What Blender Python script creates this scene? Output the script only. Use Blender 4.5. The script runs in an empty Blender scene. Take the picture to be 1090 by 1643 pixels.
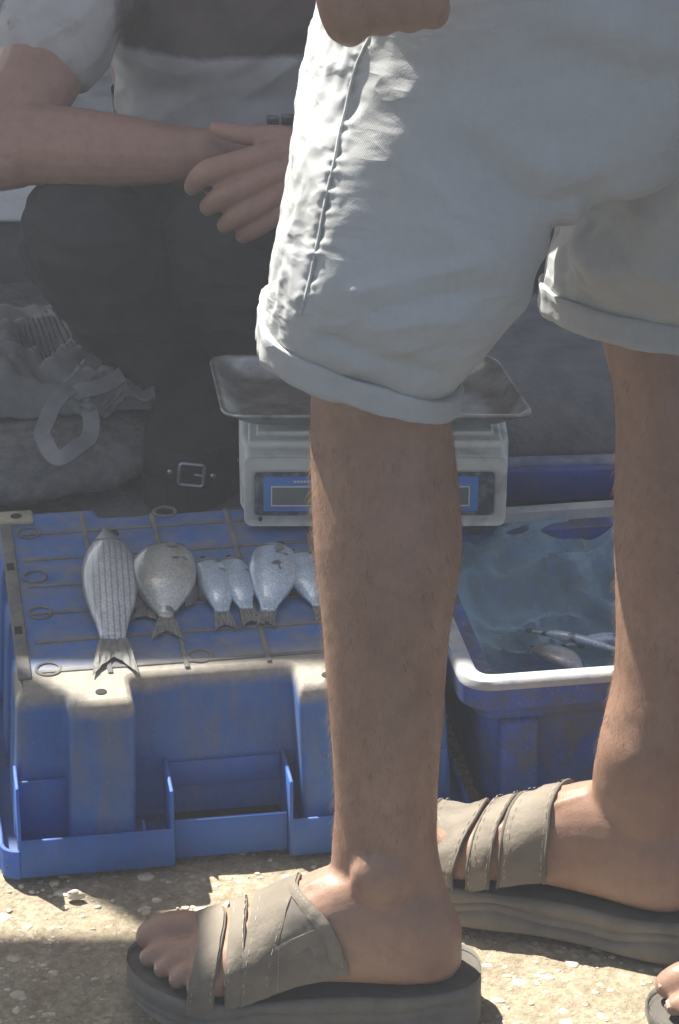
import bpy, bmesh, math, random
from mathutils import Vector, Matrix, noise
R = math.radians
random.seed(7)
scn = bpy.context.scene
COL = scn.collection

# ------------------------------------------------------------------ camera, sky, sun, exposure
CAM_H, PITCH, VFOV = 1.35, 25.0, 20.0
cam = bpy.data.cameras.new('camera'); camo = bpy.data.objects.new('camera', cam); COL.objects.link(camo)
camo.location = (0, 0, CAM_H); camo.rotation_euler = (R(90 - PITCH), 0, 0)
cam.sensor_fit = 'VERTICAL'; cam.angle = R(VFOV); cam.clip_start = 0.05; cam.clip_end = 500
scn.camera = camo
SUN = Vector((-0.42, 0.43, 1.0)).normalized()          # towards the sun
w = bpy.data.worlds.new('World'); scn.world = w; w.use_nodes = True
wn = w.node_tree; bg = wn.nodes['Background']
sky = wn.nodes.new('ShaderNodeTexSky'); sky.sky_type = 'NISHITA'; sky.sun_disc = False
sky.sun_elevation = math.asin(SUN.z); sky.sun_rotation = math.atan2(SUN.x, SUN.y); sky.dust_density = 3.2; sky.air_density = 1.0; sky.ozone_density = 1.0
wn.links.new(sky.outputs[0], bg.inputs[0]); bg.inputs[1].default_value = 0.052
sl = bpy.data.lights.new('sun', 'SUN'); sl.energy = 5.0; sl.angle = R(0.53); sl.color = (1.0, 0.96, 0.89)
slo = bpy.data.objects.new('sun', sl); COL.objects.link(slo)
slo.rotation_euler = (-SUN).to_track_quat('-Z', 'Y').to_euler(); slo.location = (-2, 2, 6)
scn.view_settings.view_transform = 'Standard'; scn.view_settings.look = 'None'
scn.view_settings.exposure = 1.46; scn.view_settings.gamma = 1.0
scn.cycles.max_bounces = 8; scn.cycles.transparent_max_bounces = 12
HAZE = 0.022

# ------------------------------------------------------------------ measuring: photo pixel -> point on a real plane
FPX = 821.5 / math.tan(R(VFOV / 2)); CT, ST = math.cos(R(PITCH)), math.sin(R(PITCH))
def _ray(x, y):
    u = (x - 545) / FPX; v = -(y - 821.5) / FPX
    return Vector((u, CT + v * ST, -ST + v * CT))
def PY(x, y, Y):
    r = _ray(x, y); t = Y / r.y
    return Vector((r.x * t, Y, CAM_H + r.z * t))
def PZ(x, y, z):
    r = _ray(x, y); t = (z - CAM_H) / r.z
    return Vector((r.x * t, r.y * t, z))
def proj(p):
    d = p.y * CT - (p.z - CAM_H) * ST; v = (p.y * ST + (p.z - CAM_H) * CT) / d
    return 545 + FPX * p.x / d, 821.5 - FPX * v

# ------------------------------------------------------------------ mesh helpers
def N3(p, s, seed=0.0):
    return noise.noise(Vector((p[0] * s + seed, p[1] * s + seed * 1.7, p[2] * s - seed)))
def sstep(a, b, x):
    t = max(0.0, min(1.0, (x - a) / (b - a))); return t * t * (3 - 2 * t)
def cr(pts, n):
    """Catmull-Rom through pts (Vectors), n samples per span."""
    out = []
    for i in range(len(pts) - 1):
        p0 = pts[max(i - 1, 0)]; p1 = pts[i]; p2 = pts[i + 1]; p3 = pts[min(i + 2, len(pts) - 1)]
        for k in range(n):
            t = k / n
            out.append(0.5 * ((2 * p1) + (p2 - p0) * t + (2 * p0 - 5 * p1 + 4 * p2 - p3) * t * t + (3 * p1 - p0 - 3 * p2 + p3) * t ** 3))
    out.append(pts[-1].copy() if hasattr(pts[-1], 'copy') else pts[-1])
    return out
def interp(tab, x):
    """piecewise smooth interpolation of rows (x, a, b, ...)"""
    if x <= tab[0][0]: return tab[0][1:]
    for i in range(len(tab) - 1):
        if x <= tab[i + 1][0]:
            a, b = tab[i], tab[i + 1]; p = tab[max(i - 1, 0)]; q = tab[min(i + 2, len(tab) - 1)]
            h = b[0] - a[0]; t = (x - a[0]) / h; res = []
            for k in range(1, len(a)):
                m1 = (b[k] - p[k]) / (b[0] - p[0]) * h if b[0] != p[0] else 0
                m2 = (q[k] - a[k]) / (q[0] - a[0]) * h if q[0] != a[0] else 0
                res.append((2*t**3-3*t*t+1)*a[k] + (t**3-2*t*t+t)*m1 + (-2*t**3+3*t*t)*b[k] + (t**3-t*t)*m2)
            return tuple(res)
    return tab[-1][1:]

class MB:
    def __init__(s): s.v = []; s.f = []; s.m = []
    def face(s, idx, m=0): s.f.append(tuple(idx)); s.m.append(m)
    def loft(s, rings, cap0=True, cap1=True, closed=True, m=0):
        base = len(s.v); n = len(rings[0])
        for r in rings: s.v.extend(Vector(p) for p in r)
        for i in range(len(rings) - 1):
            for j in range(n if closed else n - 1):
                k = (j + 1) % n
                s.face((base + i*n + j, base + i*n + k, base + (i+1)*n + k, base + (i+1)*n + j), m)
        if cap0: s.face([base + j for j in range(n)][::-1], m)
        if cap1: s.face([base + (len(rings)-1)*n + j for j in range(n)], m)
        return base
    def box(s, x0, x1, y0, y1, z0, z1, T=None, bev=0.0, m=0):
        T = T or (lambda p: p)
        b = min(bev, (x1-x0)*.45, (y1-y0)*.45, (z1-z0)*.45)
        if b <= 0:
            rings = [[T(Vector(p)) for p in ((x0,y0,z),(x1,y0,z),(x1,y1,z),(x0,y1,z))] for z in (z0, z1)]
            s.loft(rings, m=m); return
        def rr(i, z):
            out = []; q = b
            for cx, cy, a0 in ((x0+q,y0+q,180),(x1-q,y0+q,270),(x1-q,y1-q,0),(x0+q,y1-q,90)):
                for k in range(3):
                    a = R(a0 + 45*k); rad = q - i
                    out.append(T(Vector((cx + rad*math.cos(a), cy + rad*math.sin(a), z))))
            return out
        h = b * .7
        s.loft([rr(b*.85, z0), rr(b*.3, z0 + b*.25), rr(0, z0 + h), rr(0, z1 - h), rr(b*.3, z1 - b*.25), rr(b*.85, z1)], m=m)
    def tube(s, pts, rad, n=10, cap=True, flat=1.0, up=None, m=0):
        """tube along pts; rad list or number; flat scales the second axis; ends rounded when cap"""
        pts = [Vector(p) for p in pts]
        if not hasattr(rad, '__len__'): rad = [rad] * len(pts)
        tans = []
        for i in range(len(pts)):
            t = pts[min(i+1, len(pts)-1)] - pts[max(i-1, 0)]
            tans.append(t.normalized() if t.length > 1e-9 else Vector((0,0,1)))
        u = up or (Vector((0,0,1)) if abs(tans[0].z) < .9 else Vector((1,0,0)))
        rings = []
        a = (u - tans[0]*u.dot(tans[0])).normalized()
        fr = []
        for t in tans:
            a = (a - t*a.dot(t)).normalized(); fr.append((a.copy(), t.cross(a)))
        def ring(p, r, f): return [p + f[0]*(r*math.cos(2*math.pi*k/n)) + f[1]*(r*flat*math.sin(2*math.pi*k/n)) for k in range(n)]
        if cap:
            for q in (.25, .6, .88):
                rings.append(ring(pts[0] - tans[0]*rad[0]*math.sqrt(1-q*q), rad[0]*q, fr[0]))
        for p, r, f in zip(pts, rad, fr): rings.append(ring(p, r, f))
        if cap:
            for q in (.88, .6, .25):
                rings.append(ring(pts[-1] + tans[-1]*rad[-1]*math.sqrt(1-q*q), rad[-1]*q, fr[-1]))
        s.loft(rings, m=m)
    def ell(s, c, rx, ry, rz, n=14, rot=None, m=0):
        c = Vector(c); M = rot or Matrix.Identity(3); rings = []
        for i in range(1, n // 2 + 1):
            a = math.pi * i / (n // 2 + 1)
            rings.append([c + M @ Vector((rx*math.sin(a)*math.cos(2*math.pi*k/n), ry*math.sin(a)*math.sin(2*math.pi*k/n), -rz*math.cos(a))) for k in range(n)])
        s.loft(rings, m=m)
    def sheet(s, grid, thick=0.0, m=0):
        """grid[i][j] of points; with thickness closed downwards along normals"""
        ni, nj = len(grid), len(grid[0]); b = len(s.v)
        for row in grid: s.v.extend(Vector(p) for p in row)
        for i in range(ni-1):
            for j in range(nj-1):
                s.face((b+i*nj+j, b+i*nj+j+1, b+(i+1)*nj+j+1, b+(i+1)*nj+j), m)
        if thick:
            nrm = []
            for i in range(ni):
                for j in range(nj):
                    du = Vector(grid[min(i+1,ni-1)][j]) - Vector(grid[max(i-1,0)][j]); dv = Vector(grid[i][min(j+1,nj-1)]) - Vector(grid[i][max(j-1,0)])
                    c = dv.cross(du); nrm.append(c.normalized() if c.length > 1e-12 else Vector((0,0,1)))
            b2 = len(s.v)
            for i in range(ni):
                for j in range(nj): s.v.append(Vector(grid[i][j]) + nrm[i*nj+j] * thick)
            for i in range(ni-1):
                for j in range(nj-1):
                    s.face((b2+i*nj+j, b2+(i+1)*nj+j, b2+(i+1)*nj+j+1, b2+i*nj+j+1), m)
            for i in range(ni-1):
                s.face((b+i*nj, b+(i+1)*nj, b2+(i+1)*nj, b2+i*nj), m); s.face((b+i*nj+nj-1, b2+i*nj+nj-1, b2+(i+1)*nj+nj-1, b+(i+1)*nj+nj-1), m)
            for j in range(nj-1):
                s.face((b+j, b2+j, b2+j+1, b+j+1), m); k = (ni-1)*nj
                s.face((b+k+j, b+k+j+1, b2+k+j+1, b2+k+j), m)
    def build(s, name, mat, parent=None, smooth=True, angle=40, recalc=True):
        off = root_of(parent).get('_loc') if parent else None
        off = Vector(off) if off is not None else Vector((0,0,0))
        me = bpy.data.meshes.new(name)
        me.from_pydata([p - off for p in s.v], [], s.f); me.validate()
        for mm in (mat if isinstance(mat, (list, tuple)) else [mat]): me.materials.append(mm)
        if len(me.polygons) == len(s.m): me.polygons.foreach_set('material_index', s.m)
        if recalc:
            bm = bmesh.new(); bm.from_mesh(me); bmesh.ops.recalc_face_normals(bm, faces=bm.faces); bm.to_mesh(me); bm.free()
        if smooth:
            me.polygons.foreach_set('use_smooth', [True]*len(me.polygons))
            try: me.set_sharp_from_angle(angle=R(angle))
            except Exception: pass
        o = bpy.data.objects.new(name, me); COL.objects.link(o)
        if parent: o.parent = parent
        return o
def root_of(o):
    while o.parent: o = o.parent
    return o
def thing(name, label, cat, loc, group=None):
    o = bpy.data.objects.new(name, None); COL.objects.link(o); o.location = loc; o['_loc'] = tuple(loc)
    o['label'] = label; o['category'] = cat; o.empty_display_size = .05
    if group: o['group'] = group
    return o
def tag(o, label, cat, group=None, kind=None):
    if label: o['label'] = label
    if cat: o['category'] = cat
    if group: o['group'] = group
    if kind: o['kind'] = kind
    return o
def struct(o): o['kind'] = 'structure'; return o
def remesh(o, vox, smooth=4, fac=.5):
    m = o.modifiers.new('r', 'REMESH'); m.mode = 'VOXEL'; m.voxel_size = vox; m.use_smooth_shade = True
    if smooth:
        k = o.modifiers.new('s', 'SMOOTH'); k.iterations = smooth; k.factor = fac
    dg = bpy.context.evaluated_depsgraph_get(); dg.update()
    me = bpy.data.meshes.new_from_object(o.evaluated_get(dg)); old = o.data
    mats = [x for x in old.materials]
    o.modifiers.clear(); o.data = me; me.name = o.name
    if not me.materials:
        for x in mats: me.materials.append(x)
    me.polygons.foreach_set('use_smooth', [True]*len(me.polygons)); bpy.data.meshes.remove(old)
    return o
def displace(o, fn):
    """fn(world_pos, normal) -> offset along the normal"""
    off = Vector(root_of(o).get('_loc') or (0,0,0)); me = o.data
    res = []
    for v in me.vertices:
        n = v.normal.copy(); res.append(v.co + n * fn(v.co + off, n))
    for v, c in zip(me.vertices, res): v.co = c
    me.update()

# ------------------------------------------------------------------ material helpers
def mat_new(name):
    m = bpy.data.materials.new(name); m.use_nodes = True; t = m.node_tree
    return m, t, t.nodes['Principled BSDF']
def nd(t, typ, **kw):
    n = t.nodes.new(typ)
    for k, v in kw.items(): setattr(n, k, v)
    return n
def nz(t, scale, detail=4, rough=.55, coord=None, dist=0.0):
    n = nd(t, 'ShaderNodeTexNoise'); n.inputs['Scale'].default_value = scale; n.inputs['Detail'].default_value = detail
    n.inputs['Roughness'].default_value = rough; n.inputs['Distortion'].default_value = dist
    if coord is None: coord = nd(t, 'ShaderNodeTexCoord').outputs['Object']
    t.links.new(coord, n.inputs['Vector']); return n.outputs[0]
def ramp(t, src, stops):
    n = nd(t, 'ShaderNodeValToRGB'); e = n.color_ramp.elements
    while len(e) < len(stops): e.new(.5)
    for k, (p, c) in enumerate(stops):
        e[k].position = p; e[k].color = (c, c, c, 1) if not hasattr(c, '__len__') else (*c, 1)
    t.links.new(src, n.inputs[0]); return n.outputs[0]
def mix(t, fac, a, b, mode='MIX'):
    n = nd(t, 'ShaderNodeMix', data_type='RGBA', blend_type=mode)
    for k, v in ((0, fac), (6, a), (7, b)):
        sock = n.inputs[k]
        if hasattr(v, 'is_linked'): t.links.new(v, sock)
        elif k == 0: sock.default_value = v
        elif hasattr(v, '__len__'): sock.default_value = (*v, 1)
        else: sock.default_value = (v, v, v, 1)
    return n.outputs[2]
def mth(t, op, a, b=None, clamp=False):
    n = nd(t, 'ShaderNodeMath', operation=op, use_clamp=clamp)
    for sock, v in ((n.inputs[0], a), (n.inputs[1], b)):
        if v is None: continue
        if hasattr(v, 'is_linked'): t.links.new(v, sock)
        else: sock.default_value = v
    return n.outputs[0]
def bump(t, p, src, strength, dist=.001, prev=None):
    b = nd(t, 'ShaderNodeBump'); b.inputs['Strength'].default_value = strength; b.inputs['Distance'].default_value = dist
    t.links.new(src, b.inputs['Height'])
    if prev is not None: t.links.new(prev, b.inputs['Normal'])
    t.links.new(b.outputs[0], p.inputs['Normal']); return b.outputs[0]
def objxyz(t):
    s = nd(t, 'ShaderNodeSeparateXYZ'); t.links.new(nd(t, 'ShaderNodeTexCoord').outputs['Object'], s.inputs[0]); return s.outputs
def pbr(name, c1, c2, scale=30, rough=.6, bmp=.3, bscale=200, metal=0, lo=.35, hi=.65, spec=.4, dist=.001, c3=None, s3=6):
    m, t, p = mat_new(name)
    f = ramp(t, nz(t, scale, 6, .6), [(lo, 0), (hi, 1)])
    c = mix(t, f, c1, c2)
    if c3: c = mix(t, ramp(t, nz(t, s3, 5, .65), [(.5, 0), (.72, 1)]), c, c3)
    t.links.new(c, p.inputs['Base Color']); p.inputs['Roughness'].default_value = rough; p.inputs['Metallic'].default_value = metal
    p.inputs['Specular IOR Level'].default_value = spec
    if bmp: bump(t, p, nz(t, bscale, 4), bmp, dist)
    return m
def translucent(m, color_socket_from, fac, tint=None):
    """let thin plastic or cloth glow when lit from behind"""
    t = m.node_tree; p = t.nodes['Principled BSDF']; out = t.nodes['Material Output']
    tr = nd(t, 'ShaderNodeBsdfTranslucent'); mx = nd(t, 'ShaderNodeMixShader'); mx.inputs[0].default_value = fac
    if tint: tr.inputs[0].default_value = (*tint, 1)
    elif p.inputs['Base Color'].is_linked: t.links.new(p.inputs['Base Color'].links[0].from_socket, tr.inputs[0])
    t.links.new(p.outputs[0], mx.inputs[1]); t.links.new(tr.outputs[0], mx.inputs[2]); t.links.new(mx.outputs[0], out.inputs[0])
    return m

def skin_mat(name, c1, c2, c3):
    m, t, p = mat_new(name)
    a = mix(t, ramp(t, nz(t, 9, 5, .6), [(.35, 0), (.68, 1)]), c1, c2)
    a = mix(t, mth(t, 'MULTIPLY', ramp(t, nz(t, 60, 4, .7), [(.45, 0), (.75, 1)]), .55), a, c3)
    sp = ramp(t, nz(t, 330, 2), [(.66, 0), (.74, 1)])
    a = mix(t, mth(t, 'MULTIPLY', sp, .3), a, tuple(x*.6 for x in c3))
    t.links.new(a, p.inputs['Base Color']); p.inputs['Roughness'].default_value = .46
    p.inputs['Specular IOR Level'].default_value = .45
    p.inputs['Subsurface Weight'].default_value = .12; p.inputs['Subsurface Radius'].default_value = (.008, .003, .0015); p.inputs['Subsurface Scale'].default_value = .6
    b = bump(t, p, nz(t, 420, 3), .35, .0006); bump(t, p, nz(t, 55, 5), .22, .0016, b)
    return m
M = {}
M['skin'] = skin_mat('tanned_skin', (.30, .172, .115), (.38, .232, .162), (.22, .122, .082))
M['skin2'] = skin_mat('seated_skin', (.36, .205, .15), (.43, .255, .19), (.29, .158, .115))
M['nail'] = pbr('toenail', (.50, .38, .32), (.42, .31, .26), 80, .35, 0)
M['hair'] = pbr('leg_hair', (.12, .08, .05), (.30, .20, .12), 50, .3, 0)
translucent(M['hair'], None, .35, (.45, .3, .17))

# light cotton of the shorts: fine twill, grimy patches
def cotton(name, base, dirt, grey, twill=1500.0, dirt_amt=.55):
    m, t, p = mat_new(name)
    d = ramp(t, nz(t, 7, 6, .65, dist=.6), [(.42, 0), (.75, 1)])
    c = mix(t, mth(t, 'MULTIPLY', d, dirt_amt), base, dirt)
    d2 = ramp(t, nz(t, 22, 6, .7), [(.5, 0), (.8, 1)])
    c = mix(t, mth(t, 'MULTIPLY', d2, .30), c, grey)
    tc = nd(t, 'ShaderNodeTexCoord'); mp = nd(t, 'ShaderNodeMapping'); mp.inputs['Rotation'].default_value = (0, R(38), 0)
    t.links.new(tc.outputs['Object'], mp.inputs[0])
    wv = nd(t, 'ShaderNodeTexWave'); wv.inputs['Scale'].default_value = twill / 6.28; wv.inputs['Distortion'].default_value = 1.2
    wv.inputs['Detail'].default_value = 2; wv.inputs['Detail Scale'].default_value = 3; t.links.new(mp.outputs[0], wv.inputs[0])
    c = mix(t, mth(t, 'MULTIPLY', wv.outputs[1], .14), c, tuple(x*.55 for x in base))
    mp2 = nd(t, 'ShaderNodeMapping'); mp2.inputs['Scale'].default_value = (1, 1, .25); t.links.new(tc.outputs['Object'], mp2.inputs[0])
    sl_ = ramp(t, nz(t, 260, 3, .6, mp2.outputs[0]), [(.4, 0), (.75, 1)])
    c = mix(t, mth(t, 'MULTIPLY', sl_, .12), c, tuple(x*.6 for x in base))
    t.links.new(c, p.inputs['Base Color']); p.inputs['Roughness'].default_value = .9; p.inputs['Specular IOR Level'].default_value = .12
    b = bump(t, p, wv.outputs[1], .25, .0004); b = bump(t, p, nz(t, 500, 3), .3, .0005, b); b = bump(t, p, nz(t, 70, 6, .7), .3, .002, b)
    for ang, scl, st_, off_ in ((28, 9, .34, 0), (-34, 12, .28, 5)):
        m3 = nd(t, 'ShaderNodeMapping'); m3.inputs['Rotation'].default_value = (0, R(ang), 0); m3.inputs['Scale'].default_value = (.6, 1, 2.0); m3.inputs['Location'].default_value = (off_, 0, off_)
        t.links.new(tc.outputs['Object'], m3.inputs[0]); rn = mth(t, 'ABSOLUTE', mth(t, 'SUBTRACT', nz(t, scl, 3, .5, m3.outputs[0], .5), .5))
        b = bump(t, p, mth(t, 'MULTIPLY', ramp(t, rn, [(0, 1), (.12, 0)]), ramp(t, nz(t, 6 + off_, 3), [(.42, 0), (.62, 1)])), st_, .005, b)
    return m
M['shorts'] = cotton('off_white_cotton', (.56, .58, .575), (.46, .43, .38), (.38, .39, .40))
translucent(M['shorts'], None, .12)
M['thread'] = pbr('seam_thread', (.62, .61, .56), (.5, .48, .44), 60, .9, 0)

# ================================================================== SETTING: ground, kerb, far pavement
def ground_mat():
    m, t, p = mat_new('ground_aggregate')
    xyz = objxyz(t)
    fine = nz(t, 160, 8, .7); mid = nz(t, 28, 6, .65); big = nz(t, 3.2, 5, .6)
    c = mix(t, ramp(t, fine, [(.32, 0), (.7, 1)]), (.23, .185, .12), (.52, .45, .325))
    c = mix(t, ramp(t, mid, [(.4, 0), (.68, 1)]), c, mix(t, .55, c, (.20, .16, .105)))
    v = nd(t, 'ShaderNodeTexVoronoi'); v.inputs['Scale'].default_value = 95; v.inputs['Randomness'].default_value = 1
    t.links.new(nd(t, 'ShaderNodeTexCoord').outputs['Object'], v.inputs['Vector'])
    st = mth(t, 'MULTIPLY', ramp(t, v.outputs['Distance'], [(.25, 1), (.36, 0)]), ramp(t, nz(t, 37, 2), [(.5, 0), (.56, 1)]))
    c = mix(t, mth(t, 'MULTIPLY', st, .75), c, mix(t, ramp(t, v.outputs['Color'], [(.2, 0), (.8, 1)]), (.42, .36, .26), (.60, .54, .42)))
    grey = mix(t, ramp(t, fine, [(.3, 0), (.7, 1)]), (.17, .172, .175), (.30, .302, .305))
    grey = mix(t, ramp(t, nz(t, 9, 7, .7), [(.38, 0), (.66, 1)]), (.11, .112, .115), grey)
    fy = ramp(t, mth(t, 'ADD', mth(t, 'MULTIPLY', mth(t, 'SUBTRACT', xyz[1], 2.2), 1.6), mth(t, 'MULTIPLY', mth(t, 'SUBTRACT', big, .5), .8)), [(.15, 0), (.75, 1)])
    c = mix(t, fy, c, grey)  # grey towards the back: the shade there is put into the ground colour
    t.links.new(c, p.inputs['Base Color']); p.inputs['Roughness'].default_value = .9; p.inputs['Specular IOR Level'].default_value = .2
    b = bump(t, p, fine, .8, .004); b = bump(t, p, st, .6, .002, b); bump(t, p, mid, .6, .01, b)
    return m
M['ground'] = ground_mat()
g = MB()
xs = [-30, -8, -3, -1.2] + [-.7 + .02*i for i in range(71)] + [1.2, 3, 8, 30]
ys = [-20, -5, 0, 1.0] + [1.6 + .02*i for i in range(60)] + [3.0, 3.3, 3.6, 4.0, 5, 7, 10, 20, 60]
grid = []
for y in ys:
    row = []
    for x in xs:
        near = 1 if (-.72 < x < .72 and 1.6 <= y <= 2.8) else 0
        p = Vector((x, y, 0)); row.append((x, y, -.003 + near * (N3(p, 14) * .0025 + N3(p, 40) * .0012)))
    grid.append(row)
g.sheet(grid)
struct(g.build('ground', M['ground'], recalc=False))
M['bounce_cut_dark'] = pbr('bounce_cut_dark', (.045, .046, .048), (.085, .085, .086), 160, .9, .8, 300, c3=(.03, .03, .032), s3=4, dist=.003)
rd = MB(); rd.box(-30, 30, -20, 1.70, -.02, .006); struct(rd.build('bounce_cut_slab', M['bounce_cut_dark']))  # unseen dark slab added near the camera to cut warm bounce light
# pebbles showing in the worn concrete: nobody could count them
M['pebble'] = pbr('pebble', (.44, .38, .28), (.66, .59, .46), 60, .75, .3, 300, c3=(.36, .27, .17), s3=40)
pb = MB()
def pebble(mb, c, r, fl):
    n = 7; a0 = random.random()*6; k = [random.uniform(.7, 1.25) for _ in range(n)]; sx, sy = random.uniform(.8, 1.3), random.uniform(.65, 1.1)
    rings = []
    for q, zz in ((1.0, -.5), (.96, .1), (.72, .45), (.3, .62)):
        rings.append([c + Vector((r*q*k[j]*sx*math.cos(a0+6.283*j/n), r*q*k[j]*sy*math.sin(a0+6.283*j/n), r*zz*fl)) for j in range(n)])
    mb.loft(rings, cap0=False)
for i in range(3600):
    x = random.uniform(-.42, .48); y = random.uniform(1.9, 2.45) if i < 2900 else random.uniform(2.4, 3.6)
    r = random.choice((.0008, .0010, .0012, .0016, .0020, .0024, .0034, .0050)) * random.uniform(.8, 1.5)
    if noise.noise(Vector((x*9, y*9, 3))) < random.uniform(-.5, .3): continue
    pebble(pb, Vector((x, y, -.0025 - r*.12)), r, random.uniform(.25, .6))
tag(pb.build('pebbles', M['pebble'], angle=50), 'pale pebbles set in the worn concrete ground', 'gravel', kind='stuff')
st = MB(); cst = PZ(120, 1436, .003); pebble(st, cst, .0065, .9); pebble(st, cst + Vector((.0, .0, .002)), .0052, 1.0)
tag(st.build('stone', M['pebble'], angle=50), 'small pale loose stone beside the lower edge of the upturned blue crate', 'stone')

M['kerb'] = pbr('kerb_paint', (.50, .52, .54), (.62, .63, .64), 14, .85, .5, 120, c3=(.30, .31, .32), s3=9)
M['kerbside'] = pbr('kerb_side', (.10, .10, .105), (.14, .14, .145), 18, .9, .6, 140)
kb = MB(); kb.box(-6, 6, 3.62, 3.80, -.05, .085, bev=.012)
kb2 = MB(); kb2.box(-6, 6, 3.612, 3.800, .0855, .089, bev=.001); struct(kb.build('kerb', M['kerbside'])); struct(kb2.build('kerb_paint', M['kerb']))
pv = MB(); pv.box(-14, 14, 3.802, 9.0, -.06, .07); 
M['pave'] = pbr('pavement', (.24, .25, .255), (.36, .37, .375), 7, .9, .5, 90, c3=(.15, .155, .16), s3=5)
struct(pv.build('pavement', M['pave']))

# ================================================================== awnings that shade the stall (their edges throw the shade lines)
M['canvas'] = pbr('awning_canvas', (.30, .29, .27), (.38, .36, .33), 5, .9, .3, 200)
M['pole'] = pbr('awning_pole', (.35, .35, .35), (.25, .24, .23), 30, .5, .1, 200, metal=.6)
def awning(label, x0, x1, y0, y1, z, sag=.05):
    r = thing('awning', label, 'awning', ((x0+x1)/2, (y0+y1)/2, 0))
    a = MB(); gr = []
    for i in range(17):
        row = []
        for j in range(17):
            u, v = i/16, j/16
            row.append((x0+(x1-x0)*u, y0+(y1-y0)*v, z - sag*16*u*(1-u)*v*(1-v)))
        gr.append(row)
    a.sheet(gr, .004); a.build('canopy', M['canvas'], r)
    for x in (x0+.03, x1-.03):
        for y in (y0+.03, y1-.03):
            q = MB(); q.tube([(x, y, 0), (x, y, z-.005)], .018, 10); q.build('pole', M['pole'], r)
    return r
translucent(M['canvas'], None, .22)
ZA = 2.3; SX, SY = SUN.x/SUN.z, SUN.y/SUN.z
yshade = PZ(300, 1064, .16).y + SY*(ZA-.16)
awning('wide canvas awning over the fish seller and the back of the stall', -2.9, 2.6, yshade, 7.5, ZA)
awning('smaller unseen canvas sheet added to shade the ground in front of the crates', -3.0, -.072 + SX*ZA, .6, PZ(120, 1497, 0).y + SY*ZA, ZA)  # unseen sheet, added and sized to cast the shadow on the near ground

# ================================================================== blue fish crates
def crate_mat(name, b1, b2, dirt, edge_z, front_v, dusty=.5, wet=False):
    """worn blue plastic; dust caked on the upper front edge, grime in streaks"""
    m, t, p = mat_new(name)
    c = mix(t, ramp(t, nz(t, 11, 6, .65), [(.35, 0), (.7, 1)]), b1, b2)
    tc = nd(t, 'ShaderNodeTexCoord'); mp = nd(t, 'ShaderNodeMapping'); mp.inputs['Scale'].default_value = (1, 1, .22)
    t.links.new(tc.outputs['Object'], mp.inputs[0])
    strk = ramp(t, nz(t, 34, 6, .7, mp.outputs[0]), [(.47, 0), (.72, 1)])
    c = mix(t, mth(t, 'MULTIPLY', strk, dusty), c, tuple(x*.72 for x in dirt))
    xyz = objxyz(t)
    geo = nd(t, 'ShaderNodeNewGeometry'); sg = nd(t, 'ShaderNodeSeparateXYZ'); t.links.new(geo.outputs['Normal'], sg.inputs[0])
    upf = ramp(t, mth(t, 'ABSOLUTE', sg.outputs[2]), [(.35, 0), (.8, 1)])
    n1 = nz(t, 26, 7, .7); n2 = nz(t, 130, 5, .7)
    if front_v is not None:                 # dust lies thickest along the front edge of the top
        dv = mth(t, 'ADD', xyz[1], mth(t, 'MULTIPLY', mth(t, 'SUBTRACT', n1, .5), .05))
        band = ramp(t, dv, [(front_v, 1), (front_v + .035, 0)])
        zz = mth(t, 'ADD', xyz[2], mth(t, 'MULTIPLY', mth(t, 'SUBTRACT', n1, .5), .02))
        zt = ramp(t, zz, [(edge_z - .018, 0), (edge_z - .006, 1)])
        f = mth(t, 'MULTIPLY', band, zt)
        dust = mix(t, ramp(t, n2, [(.35, 0), (.65, 1)]), dirt, tuple(min(1, x*1.45) for x in dirt))
        c = mix(t, mth(t, 'MULTIPLY', f, .88), c, dust)
    c = mix(t, mth(t, 'MULTIPLY', mth(t, 'MULTIPLY', upf, ramp(t, n1, [(.42, 0), (.66, 1)])), .45), c, dirt)
    sc = ramp(t, nz(t, 300, 2), [(.62, 0), (.7, 1)])
    c = mix(t, mth(t, 'MULTIPLY', sc, .25), c, dirt)
    t.links.new(c, p.inputs['Base Color']); p.inputs['Roughness'].default_value = .5; p.inputs['Specular IOR Level'].default_value = .35
    b = bump(t, p, n2, .35, .0012); bump(t, p, n1, .2, .003, b)
    return translucent(m, None, .22)
DUST = (.37, .325, .235)
M['crate'] = crate_mat('blue_plastic', (.048, .155, .46), (.085, .225, .60), DUST, .16, .075, .6)
M['crate_rim_lit'] = crate_mat('blue_plastic_rim_lit', (.05, .175, .58), (.085, .24, .70), DUST, .16, None, .3)  # lighter blue than the body: sunlight on the rim put into the colour
for n_ in M['crate_rim_lit'].node_tree.nodes:
    if n_.type == 'MIX_SHADER': n_.inputs[0].default_value = .38
M['grime'] = pbr('caked_grime', (.12, .12, .13), (.21, .195, .165), 40, .9, .5, 200)
M['dust'] = pbr('caked_dust', (.34, .30, .22), (.46, .41, .31), 40, .95, .6, 220, c3=(.2, .17, .12), s3=30)
M['dark'] = pbr('dark_hole', (.02, .02, .022), (.03, .03, .03), 40, .9, 0)

def roundpoly(pts, r, n=4):
    """round every corner of a plan outline"""
    out = []; m = len(pts)
    for i in range(m):
        a, b, c = Vector(pts[i-1]), Vector(pts[i]), Vector(pts[(i+1) % m])
        d1 = (a-b); d2 = (c-b); q = min(r, d1.length*.45, d2.length*.45)
        p1 = b + d1.normalized()*q; p2 = b + d2.normalized()*q
        for k in range(n+1):
            t = k/n; out.append(p1*(1-t)**2 + b*2*t*(1-t) + p2*t*t)
    return out
def frame(o, yaw):
    c, s = math.cos(R(yaw)), math.sin(R(yaw)); o = Vector(o)
    return lambda p: Vector((o.x + p[0]*c - p[1]*s, o.y + p[0]*s + p[1]*c, o.z + p[2]))

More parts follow.
